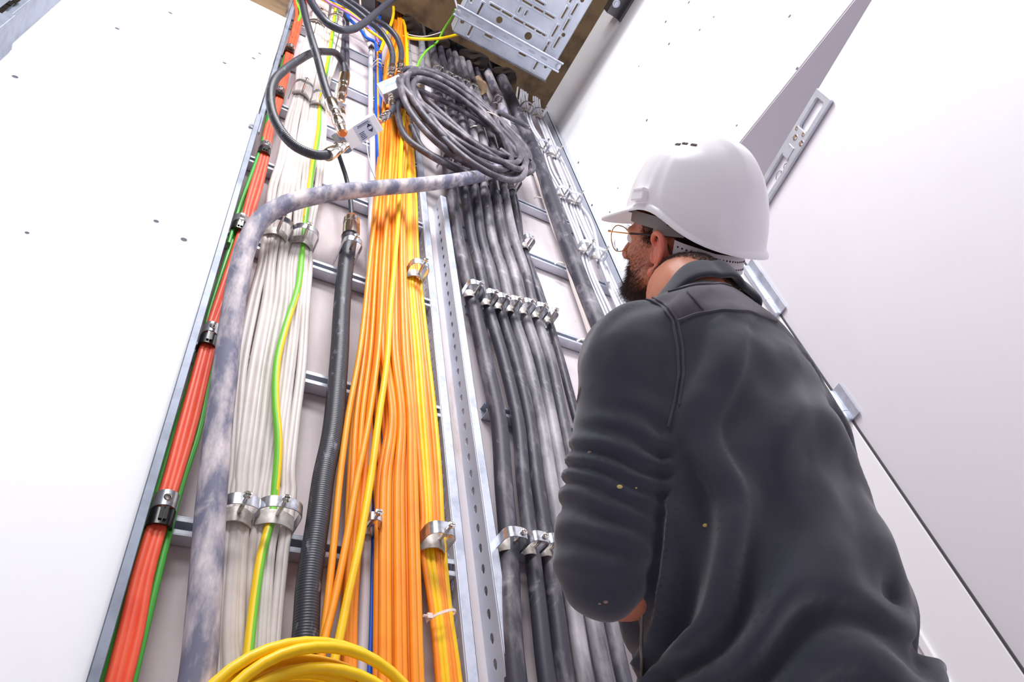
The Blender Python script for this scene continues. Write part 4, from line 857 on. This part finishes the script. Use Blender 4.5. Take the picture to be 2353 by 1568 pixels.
hand(b, WL, (WL-EL)*.4-Lf_*.25+Bf*.05, np.array([-.4, .2, 1.]), 1); hand(b, WR, Bf*.6+Zv*.5-Lf_*.3, np.array([.3, .2, 1.]), -1)
HPc = W3(.775, .63, .04)
KNEE = [HPc+Lf_*.11*s+np.array([0, .05, -.42])+Bf*.03 for s in (1, -1)]; ANK = [HPc+Lf_*.13*s+np.array([.01, -.01, -.80])-Bf*.04 for s in (1, -1)]
for s, k, a in zip((1, -1), KNEE, ANK): limb(b, [HPc+Lf_*.09*s, (HPc+Lf_*.1*s)*.5+k*.5, k, k*.6+a*.4, a], [.09, .075, .056, .052, .036])
bme = remesh(b, .0045, 7)
body = finish(bme, 'body', ['skin'], person)
# ears, both sides, with helix, fold and lobe
for s, nm in ((1, 'ear'), (-1, 'ear')):
    e = MB(); C0 = (.000, .079*s, -.066); ES = 1.0
    def ep(x, z, o): return hp(C0[0]+x*ES, C0[1]+s*o*ES, C0[2]+z*ES)
    limb(e, [ep(.012, .010, .002), ep(.014, .024, .010), ep(.004, .035, .017), ep(-.010, .030, .021), ep(-.016, .014, .021), ep(-.012, -.004, .017), ep(-.004, -.018, .012), ep(.006, -.026, .008)], [.0035, .0042, .0048, .005, .0048, .0045, .0045, .005], .003, 12)
    limb(e, [ep(.006, -.026, .006), ep(.012, -.032, .005), ep(.014, -.026, .003)], [.0068, .0068, .005], .003, 12)
    limb(e, [ep(.002, .024, .009), ep(-.006, .014, .013), ep(-.005, .0, .012), ep(.003, -.012, .008)], [.0035, .004, .004, .0035], .003, 12)
    limb(e, [ep(.016, .002, .001), ep(.013, -.006, .004), ep(.013, -.012, .002)], [.0045, .005, .004], .003, 10)
    ax2 = (Hx, Hy, Hz); ellip(e, ep(-.001, .004, .004), ax2, (.014, .0055, .028)); ellip(e, ep(-.006, .006, .006), ax2, (.008, .006, .02))
    finish(remesh(e, .0017, 4), 'ear', ['skin_ear'], body)
# garment
g = torso_mb(); limb(g, [SL*.6+NK*.4-Zv*.04, SL, SL*.62+EL*.38, SL*.3+EL*.7, EL*.98+SL*.02, EL*.97+WL*.03-Zv*.004], [.062, .064, .060, .060, .055, .050]); 
limb(g, [SR*.6+NK*.4-Zv*.04, SR, SR*.62+ER*.38, SR*.3+ER*.7, ER, ER*.8+WR*.2], [.062, .062, .058, .058, .054, .048])
sme = remesh(g, .006, 10)
co_ = arr(sme); no_ = arr(sme, 'no')
zc_ = co_[:, 2]-.85
ctr = np.array([np.interp(zc_, [t[0] for t in TL_], [t[1][0] for t in TL_]), np.interp(zc_, [t[0] for t in TL_], [t[1][1] for t in TL_])]).T
rel = co_[:, :2]-ctr; q = -(rel@Bf[:2]); lat = rel@Lf_[:2]
def seg(p, a, b):
    d = b-a; t = np.clip(((p-a)@d)/(d@d), 0, 1.25); return t, np.linalg.norm(p-(a+t[:, None]*d), axis=1)
tL, dL = seg(co_, SL, EL); tR, dR = seg(co_, SR, ER)
arm = np.maximum(np.clip((.078-dL)/.012, 0, 1), np.clip((.078-dR)/.012, 0, 1)); arm = arm*np.clip((.62-zc_+.02)/.04, 0, 1)
nz = np.array([mnoise.noise(Vector(p)*7) for p in co_]); nz2 = np.array([mnoise.noise(Vector(p)*17+Vector((5, 1, 2))) for p in co_])
k_ = np.interp(zc_, [.1, .25, .4, .6], [.12, .45, 1.0, 1.9])
s_ = zc_-k_*q*1.0+.035*nz
wl = np.interp(zc_, [.1, .3, .6], [.075, .068, .10])
f1 = np.sin(2*math.pi*s_/wl+2.2*nz); f1 = np.sign(f1)*np.abs(f1)**.6; f2 = np.sin(2*math.pi*(zc_-1.6*q+.06*nz)/.13+1)
ampl = np.interp(zc_, [.05, .2, .45, .6, .7], [.014, .0155, .012, .0045, .0006])*(.55+.75*np.clip(nz2+.35, 0, 1))
tor = (1-arm)*ampl*f1 + (1-arm)*.006*f2*np.clip((.62-zc_)/.15, 0, 1)*np.clip((zc_-.2)/.1, 0, 1) + (1-arm)*.0045*nz*np.clip((.68-zc_)/.1, 0, 1)
dd = EL-SL; tt2 = np.where(dL < dR, tL, tR)
warp = .09*nz+.035*nz2; nz3 = np.array([mnoise.noise(Vector(p)*11+Vector((9, 4, 7))) for p in co_]); w2 = np.sin((tt2+warp+.16*(lat/.15))*2*math.pi/.125+3.5*nz)
ar = arm*np.interp(tt2, [.15, .45, .6, .9, 1.1], [0, .0032, .0048, .0035, .001])*np.abs(w2)**.6*np.sign(w2)*(.25+1.6*np.clip(nz3+.3, 0, 1))
w3 = np.sin((tt2*.55-.9*lat/.15*.3+.1*nz)*2*math.pi/.26); ar += arm*.0035*w3*np.interp(tt2, [0, .2, .5], [.6, 1, 0])
co_ = co_+no_*(tor+ar)[:, None]
sme.vertices.foreach_set('co', co_.ravel()); sme.update()
shirt = finish(sme, 'fleece_sweatshirt', ['fleece', 'fleece_yoke'], person, 'charcoal fleece sweatshirt with pushed up sleeves')
yoke = [(1535, 735), (1556, 738), (1600, 722), (1660, 713), (1720, 716), (1790, 742), (1840, 790), (1800, 640), (1600, 560), (1470, 660), (1452, 684), (1490, 688), (1520, 702)]
dcam = co_-EYE; zz_ = dcam@FWD; pu = CX+F_PX*(dcam@RGT)/zz_; pv_ = CY-F_PX*(dcam@UPI)/zz_
def inpoly(x, y, lp):
    c = False; j = len(lp)-1
    for i in range(len(lp)):
        if (lp[i][1] > y) != (lp[j][1] > y) and x < (lp[j][0]-lp[i][0])*(y-lp[i][1])/(lp[j][1]-lp[i][1])+lp[i][0]: c = not c
        j = i
    return c
for p_ in sme.polygons:
    i_ = p_.vertices[0]
    if co_[i_][2] > 1.3 and inpoly(pu[i_], pv_[i_], yoke): p_.material_index = 1
bv = BVHTree.FromPolygons([tuple(c) for c in co_], [tuple(p.vertices) for p in sme.polygons])
def hit(u, v, lift=0.0):
    d = ray(u, v); d /= np.linalg.norm(d); h = bv.ray_cast(Vector(EYE), Vector(d))
    return None if h[0] is None else np.array(h[0])+np.array(h[1])*lift
def on_cloth(pxs, step=6, lift=.001):
    out = []
    for (a, b2) in zip(pxs[:-1], pxs[1:]):
        n = max(1, int(math.hypot(b2[0]-a[0], b2[1]-a[1])/step))
        for k in range(n+1):
            h = hit(a[0]+(b2[0]-a[0])*k/n, a[1]+(b2[1]-a[1])*k/n, lift)
            if h is not None and (not out or np.linalg.norm(h-out[-1]) < .04) and (not out or np.linalg.norm(h-out[-1]) > .002): out.append(h)
    return out
for pxs in ([(1452, 688), (1490, 690), (1520, 705), (1545, 738), (1556, 800), (1560, 860), (1552, 920), (1535, 980)], [(1460, 684), (1500, 686), (1532, 702), (1556, 736), (1568, 800), (1572, 860), (1563, 930)],
            [(1556, 738), (1600, 722), (1660, 713), (1720, 716), (1790, 742)], [(1580, 672), (1600, 695), (1618, 716)], [(1535, 672), (1600, 655), (1660, 652), (1705, 668)]):
    c = on_cloth(pxs)
    if len(c) > 3: MB().tube(crom(c[::2], .008), .0017, 6).build('seam', 'fleece_yoke', shirt)
for (u, v, r_, m_) in ((1424, 1119, .0036, 'paint_fleck'), (1462, 1122, .0016, 'paint_fleck'), (1621, 1208, .0034, 'paint_fleck'), (1355, 1040, .003, 'lint'), (1392, 1384, .003, 'lint'), (1378, 1388, .002, 'lint')):
    h = hit(u, v, -.0004)
    if h is not None: e = MB(); ellip(e, h, (RGT, UPI, FWD), (r_, r_*.7, r_*.6), 10, 6); e.build('dried_speck', m_, shirt)
h = on_cloth([(1478, 1400), (1476, 1470), (1474, 1568)])
if len(h) > 3: MB().tube(crom(h[::2], .01), .0022, 6).build('zip', 'zip_grey', shirt)
h = on_cloth([(1322, 945), (1328, 915), (1334, 890)], 5, -.001)
if len(h) > 2: MB().ribbon(crom(h, .006), (.9, .3, -.2), .006, .0025).build('light_patch', 'lint', shirt)
# stand collar folded over
cl = MB(); n = 48; V = []
prof = [(.072, -.018), (.070, -.006), (.066, .004), (.065, .012), (.069, .017), (.075, .015), (.079, .006), (.082, -.006), (.084, -.018), (.080, -.024)]
cz = NK+np.array([.004, .000, -.030]); tilt = .16
for k in range(n):
    g_ = 2*math.pi*k/n; dr = Bf*math.cos(g_)+Lf_*math.sin(g_)
    wob = .004*math.sin(3*g_+1)+.003*math.sin(7*g_)
    for r_, z_ in prof:
        rr2 = (r_+wob)*(1+.05*math.sin(2*g_)); V.append(cz+dr*rr2*(1.06 if abs(math.sin(g_)) > .5 else 1.0)+Zv*(z_-math.cos(g_)*.018*(1 if z_ > 0 else .4)-math.sin(g_)*.006)+Zv*.001*math.sin(9*g_))
m_ = len(prof)
Fc = [(k*m_+i, k*m_+(i+1) % m_, ((k+1) % n)*m_+(i+1) % m_, ((k+1) % n)*m_+i) for k in range(n) for i in range(m_)]
cl.add(V, Fc); cc2 = cl.build('collar', 'fleece', shirt)
sb = cc2.modifiers.new('sub', 'SUBSURF'); sb.levels = 1; sb.render_levels = 2
# trousers and boots
t = MB()
limb(t, [HPc+Zv*.06, HPc], [.155, .16])
for s, k, a in zip((1, -1), KNEE, ANK): limb(t, [HPc+Lf_*.085*s+Zv*.02, (HPc+Lf_*.1*s)*.5+k*.5, k, k*.5+a*.5, a+Zv*.04], [.112, .096, .08, .076, .072])
tme = remesh(t, .009, 8); c3_ = arr(tme); n3_ = arr(tme, 'no'); dz = np.array([mnoise.noise(Vector((p[0]*6, p[1]*6, p[2]*22))) for p in c3_]); c3_ = c3_+n3_*(dz*.008)[:, None]
tme.vertices.foreach_set('co', c3_.ravel()); tme.update(); finish(tme, 'trousers', ['trouser'], person)
for a in ANK:
    f_ = a.copy(); f_[2] = .045; e = MB(); limb(e, [a+Zv*.05, f_+Zv*.03-Bf*.01], [.056, .05]); limb(e, [f_-Bf*.05, f_+Bf*.06, f_+Bf*.15], [.043, .046, .040])
    bo = finish(remesh(e, .006, 6), 'boot', ['boot'], person)
    sl = MB(); pts2 = [f_-Bf*.095, f_-Bf*.04, f_+Bf*.08, f_+Bf*.185]; wd2 = [.03, .042, .048, .028]
    V = []
    for z_ in (0.001, .026):
        for p_, w_ in zip(pts2, wd2): V.append((p_[0]+Lf_[0]*w_, p_[1]+Lf_[1]*w_, z_))
        for p_, w_ in zip(pts2[::-1], wd2[::-1]): V.append((p_[0]-Lf_[0]*w_, p_[1]-Lf_[1]*w_, z_))
    sl.add(V, [tuple(range(7, -1, -1)), tuple(range(8, 16))]+[(k, (k+1) % 8, 8+(k+1) % 8, 8+k) for k in range(8)]).build('sole', 'sole', bo, smooth=False)
# hair and beard as many short strands rooted on the skin
hco = arr(bme); hno = arr(bme, 'no'); loc = np.stack([(hco-HO)@Hx, (hco-HO)@Hy, (hco-HO)@Hz], 1)
def strands(name, dens, length, mats, seed, lean):
    rs = np.random.RandomState(seed); m = MB(); V = []; Fc = []; cnt = 0
    idx = np.where((dens > 0) & (loc[:, 2] > -.17) & (np.abs(loc[:, 0]) < .2) & (np.abs(loc[:, 1]) < .12))[0]
    for i in idx:
        for _ in range(int(dens[i])+(rs.rand() < dens[i] % 1)):
            p = hco[i]+rs.randn(3)*.0018; nr = hno[i]; d = nr*.55+lean+rs.randn(3)*.28; d /= np.linalg.norm(d); L = length[i]*(.5+rs.rand())
            a_ = np.cross(d, nr+rs.randn(3)*.3); a_ /= np.linalg.norm(a_)+1e-9; b_ = np.cross(d, a_); w_ = .0003
            p = p-nr*.001; o_ = len(V); tip = p+d*L+lean*L*.25
            V += [p+a_*w_, p-a_*w_*.5+b_*w_*.87, p-a_*w_*.5-b_*w_*.87, tip]; Fc += [(o_, o_+1, o_+3), (o_+1, o_+2, o_+3), (o_+2, o_, o_+3)]; cnt += 1
    m.add(V, Fc, [int(rs.rand() < .4) for _ in Fc]); return m.build(name, mats, body, smooth=False)
x, y, z = loc[:, 0], np.abs(loc[:, 1]), loc[:, 2]
ss = lambda a, lo, hi: np.clip((a-lo)/(hi-lo), 0, 1)
# beard grows along the jaw and chin, thin on the cheek
jaw = ss(-z, .088, .108)*ss(x, .028, .05)
side = ss(x, .038, .050)*ss(.084-x, 0, .02)*ss(-z, .03, .05)*ss(.12+z, 0, .01)*.35
cheek = ss(x, .05, .07)*ss(-z, .066, .1)*.7
throat = ss(-z, .115, .13)*ss(x, .03, .05)*ss(.175+z, 0, .03)*.5
bd = np.maximum.reduce([jaw, side, cheek, throat])*(z < -.03)*(x > .015)
bd[(np.abs(loc[:, 1]) < .022) & (z > -.098) & (x > .1)] *= .1
strands('beard', bd*6, np.interp(-z, [.06, .1, .135, .16], [.003, .006, .013, .012])*(1+.6*ss(x, .07, .12)), ['hair_dark', 'hair_brown'], 1, -Hz*.75+Hx*.25)
# hair under the helmet: back and sides
hair = ss(-.006-x, 0, .012)*ss(z, -.10, -.07)*2.4 + ss(-.01-x, 0, .03)*ss(z, -.135, -.10)*ss(-z, .06, .08)*.9+ss(.045-x, 0, .02)*ss(z, -.052, -.04)*2
temple = ss(x, .028, .036)*ss(.062-x, 0, .012)*ss(z, -.058, -.035)*1.2
hair = (hair+temple)*(z < .06)
hair[(np.abs(x-.002) < .018) & (np.abs(z+.066) < .034) & (y > .06)] = 0
strands('hair', hair*11, np.full(len(z), .0055), ['hair_dark', 'hair_dark'], 2, -Hz*.8-Hx*.5)
eb = ss(x, .088, .1)*(np.abs(z+.030) < .005)*(y > .012)*(y < .05)*1.5
strands('eyebrow', eb, np.full(len(z), .007), ['hair_dark', 'hair_brown'], 3, -Hz*.2)
for s in (-1, 1):
    e = MB(); ellip(e, hp(.101, .032*s, -.047), HA, (.012, .013, .0115), 20, 12); e.build('eye', 'white_plain', body)
    MB().lathe(hp(.1105, .032*s, -.045), Hx, [(0, .0055), (.0012, .0052), (.0026, .002)], 14).build('iris', 'hair_brown', body)
# ------------------------------------------------------------------ hard hat
hat = bpy.data.objects.new('hard_hat', None); COL.objects.link(hat); hat.location = tuple(HO)
tag(hat, 'white vented hard hat worn by the worker, tilted back', 'hard hat')
PH = [0, 45, 70, 90, 110, 135, 160, 180]; RZ = [-.004, .000, .012, .007, -.017, -.038, -.047, -.048]
def rimz(p): p = abs((p+180) % 360-180); return float(np.interp(p, PH, [r for r in RZ]))
def rimzs(p): return sum(rimz(p+d)*w for d, w in ((-14, .15), (-7, .2), (0, .3), (7, .2), (14, .15)))
def rimr(p):
    a = math.radians(p); ax_ = .124 if math.cos(a) > 0 else .121; e = 2.15
    return 1/((abs(math.cos(a))/ax_)**e+(abs(math.sin(a))/.104)**e)**(1/e)
def dome(p, t, inset=0):
    z0 = rimzs(p); zt_ = .130; a = t*math.pi/2; k = math.cos(a)**.80 if t < 1 else 0; h_ = math.sin(a)**.92
    R = (rimr(p)-inset)*k; x_, y_ = R*math.cos(math.radians(p)), R*math.sin(math.radians(p)); z_ = z0+(zt_-z0-inset)*h_
    lift = 0; pa = abs((p+180) % 360-180)
    crest = max(0, 1-abs(y_)/.034) if z_ > .03 else 0
    lift += .0035*min(1, crest*2.2)*ss(z_, .03, .06)
    st = ss(pa, 84, 92)*ss(150-pa, 0, 8)*ss(.112-z_, 0, .03)*ss(z_-z0, .006, .02); lift += .0038*float(st)*(1 if inset == 0 else 0)
    fr_ = ss(76-pa, 0, 6)*ss(pa, 16, 24)*ss(.095-z_, 0, .02)*ss(z_-z0, .012, .03); lift -= .002*float(fr_)
    n_ = math.hypot(x_, y_)+1e-6; q_ = max(0, (z_)/.13)
    return hp(x_+lift*(1-q_*.7)*x_/n_, y_+lift*(1-q_*.7)*y_/n_, z_+lift*q_)
mb = MB(); n = 144; m = 36; V = []
for i in range(m+1):
    for k in range(n): V.append(dome(360*k/n, min(.9995, i/m)))
Fc = [(i*n+k, i*n+(k+1) % n, (i+1)*n+(k+1) % n, (i+1)*n+k) for i in range(m) for k in range(n)]+[tuple(m*n+k for k in range(n))]
mb.add(V, Fc); o = len(mb.v)
V = [dome(360*k/n, min(.9995, i/12), .004) for i in range(13) for k in range(n)]
mb.add(V, [(i*n+(k+1) % n, i*n+k, (i+1)*n+k, (i+1)*n+(k+1) % n) for i in range(12) for k in range(n)]+[tuple(12*n+k for k in range(n-1, -1, -1))])
mb.build('shell', 'hat_shell', hat)
# rolled lip and front peak
mb = MB(); prof_n = 4; V = []
for k in range(n):
    p = 360*k/n; pa = abs((p+180) % 360-180); r0 = rimr(p); z0 = rimzs(p)
    peak = .046*max(0, math.cos(math.radians(min(90, pa*1.28))))**1.25; ex = .006+peak; dz = -.004-.016*(peak/.046)
    c_, s2 = math.cos(math.radians(p)), math.sin(math.radians(p))
    for (rr_, zz_) in ((r0-.004, z0-.001), (r0-.001, z0+.005), (r0+ex*.5, z0+.003+dz*.35), (r0+ex, z0+dz), (r0+ex, z0+dz-.003), (r0+ex*.5, z0-.0015+dz*.4)): V.append(hp(rr_*c_, rr_*s2, zz_))
mb.add(V, [(k*6+i, k*6+(i+1) % 6, ((k+1) % n)*6+(i+1) % 6, ((k+1) % n)*6+i) for k in range(n) for i in range(6)]).build('brim', 'hat_shell', hat)
def hat_box(p, t, w, h_, d, name, m, par, bevel=.002, off=0):
    c = dome(p, t); cu = dome(p+1, t)-dome(p-1, t); cu /= np.linalg.norm(cu); cv = dome(p, min(.99, t+.02))-dome(p, max(0, t-.02)); cv -= cu*(cv@cu); cv /= np.linalg.norm(cv); cn = np.cross(cu, cv)
    return MB().obox(c+cn*off, (cu, cv, cn), (w, h_, d)).build(name, m, par, smooth=False, bevel=bevel)
for s in (1, -1):
    hat_box(66*s, .07, .017, .0095, .006, 'accessory_slot', 'hat_shell', hat, .003, .003); hat_box(66*s, .115, .014, .003, .0065, 'accessory_slot', 'hat_shell', hat, .002, .004)
for (u, v) in ((1559, 329), (1575, 327), (1594, 331)):
    d_ = ray(u, v+3); d_ /= np.linalg.norm(d_)
    best = min(((np.linalg.norm(np.cross(dome(p_, t_)-EYE, d_)), p_, t_) for p_ in range(40, 130, 5) for t_ in np.linspace(.6, .92, 14)), key=lambda q: q[0])
    hat_box(best[1], best[2], .0048, .0022, .0012, 'vent', 'dark_gap', hat, 0)
# suspension band round the forehead and the perforated nape strap
def band(a0, a1, zf, rx, ry, cx_, hh, tk, name, m, label=None, nn=40):
    mb = MB(); path_ = []; ang = np.linspace(a0, a1, nn); V = []
    for a in ang:
        c_, s2 = math.cos(math.radians(a)), math.sin(math.radians(a)); z_ = zf(a)
        for (r_, q_) in ((0, -1), (tk, -1), (tk, 1), (0, 1)): V.append(hp(cx_+(rx+r_)*c_, (ry+r_)*s2, z_+q_*hh/2))
    mb.add(V, [(i*4+k, i*4+(k+1) % 4, i*4+4+(k+1) % 4, i*4+4+k) for i in range(nn-1) for k in range(4)]+[(3, 2, 1, 0), tuple((nn-1)*4+k for k in range(4))])
    return mb.build(name, m, hat, label=label)
band(-100, 100, lambda a: -.006-.012*(abs(a)/100)**2, .103, .083, .012, .020, .003, 'forehead_band', 'hat_band')
nape = band(110, 250, lambda a: float(np.interp(abs(a-180), [0, 30, 60, 85], [-.070, -.068, -.058, -.047])), .098, .086, .010, .030, .0025, 'nape_strap', 'hat_strap', 'perforated pale nape strap')
band(86, 118, lambda a: -.026, .100, .084, .012, .016, .002, 'side_hanger', 'hat_band'); band(242, 274, lambda a: -.026, .100, .084, .012, .016, .002, 'side_hanger', 'hat_band')
for a in np.arange(114, 248, 4.2):
    zf = float(np.interp(abs(a-180), [0, 30, 60, 85], [-.070, -.068, -.058, -.047])); c_, s2 = math.cos(math.radians(a)), math.sin(math.radians(a))
    for q_ in (-.0065, .0065):
        nrm = Hx*c_+Hy*s2; MB_2 = MB().lathe(hp(.010+.1003*c_, .0883*s2, zf+q_), nrm, [(0, .0017), (.0006, .0016)], 8)
        MB_2.build('strap_hole', 'dark_gap', nape)
# ------------------------------------------------------------------ spectacles
gl = bpy.data.objects.new('spectacles', None); COL.objects.link(gl); gl.location = tuple(hp(.125, 0, -.05))
tag(gl, 'thin gold framed spectacles worn by the worker', 'spectacles')
for s in (1, -1):
    rim = [hp(.134-.006*abs(math.cos(a)), s*(.035+.027*math.cos(a)*(1+.12*math.sin(a))), -.052+.023*math.sin(a)-.004*math.cos(a)*(-1)) for a in np.linspace(0, 2*math.pi, 36, endpoint=False)]
    MB().tube(rim, .0009, 6, closed=True).build('rim', 'gold', gl)
    cen_ = sum(rim)/len(rim); mb = MB(); mb.add([tuple(p-Hx*.0005) for p in rim]+[tuple(p+Hx*.0005) for p in rim], [tuple(range(35, -1, -1)), tuple(range(36, 72))]+[(k, (k+1) % 36, 36+(k+1) % 36, 36+k) for k in range(36)]).build('lens', 'lens_glass', gl, smooth=False)
    MB().tube([hp(.130, .062*s, -.040), hp(.129, .068*s, -.040), hp(.122, .074*s, -.040), hp(.06, .0805*s, -.0385)], .0011, 6).build('temple_arm', 'gold', gl)
    MB().tube([hp(.07, .0805*s, -.0385), hp(.03, .083*s, -.036), hp(.01, .085*s, -.037), hp(-.012, .083*s, -.048), hp(-.020, .080*s, -.062)], .0018, 8).build('ear_tip', 'hair_dark', gl)
    MB().lathe(hp(.131, .063*s, -.040), Hx, [(0, .002), (.004, .002)], 8).build('hinge_knob', 'gold', gl)
MB().tube(crom([hp(.130, .011, -.044), hp(.136, 0, -.041), hp(.130, -.011, -.044)], .003), .001, 6).build('bridge', 'gold', gl)
# ------------------------------------------------------------------ camera, light, view
cam = bpy.data.cameras.new('camera'); co = bpy.data.objects.new('camera', cam); COL.objects.link(co)
cam.sensor_fit = 'HORIZONTAL'; cam.sensor_width = 36; cam.lens = F_PX/2353*36; cam.clip_start = .02
M = Matrix(((RGT[0], UPI[0], -FWD[0], EYE[0]), (RGT[1], UPI[1], -FWD[1], EYE[1]), (RGT[2], UPI[2], -FWD[2], EYE[2]), (0, 0, 0, 1)))
co.matrix_world = M; SC.camera = co
w = bpy.data.worlds.new('room_light'); SC.world = w; w.use_nodes = True
bg = w.node_tree.nodes['Background']; bg.inputs[0].default_value = (.92, .94, 1, 1); bg.inputs[1].default_value = .22
def area(name, loc, target, sx, sy, power, colr=(.985, .985, 1)):
    l = bpy.data.lights.new(name, 'AREA'); l.shape = 'RECTANGLE'; l.size = sx; l.size_y = sy; l.energy = power; l.color = colr
    o = bpy.data.objects.new(name, l); COL.objects.link(o); o.location = loc
    o.rotation_euler = (Vector(target)-Vector(loc)).to_track_quat('-Z', 'Y').to_euler(); return o
area('ceiling_lamp', (.15, -.7, 4.8), (.75, .9, 2.2), 1.5, .5, 100)
area('room_lamp', (-.9, -1.6, 4.0), (.9, 1.2, 2.6), 1.4, 1.0, 45)
SC.view_settings.view_transform = 'Standard'; SC.view_settings.look = 'None'; SC.view_settings.gamma = 1; SC.view_settings.exposure = .26
SC.view_settings.use_curve_mapping = False
SC.cycles.max_bounces = 8
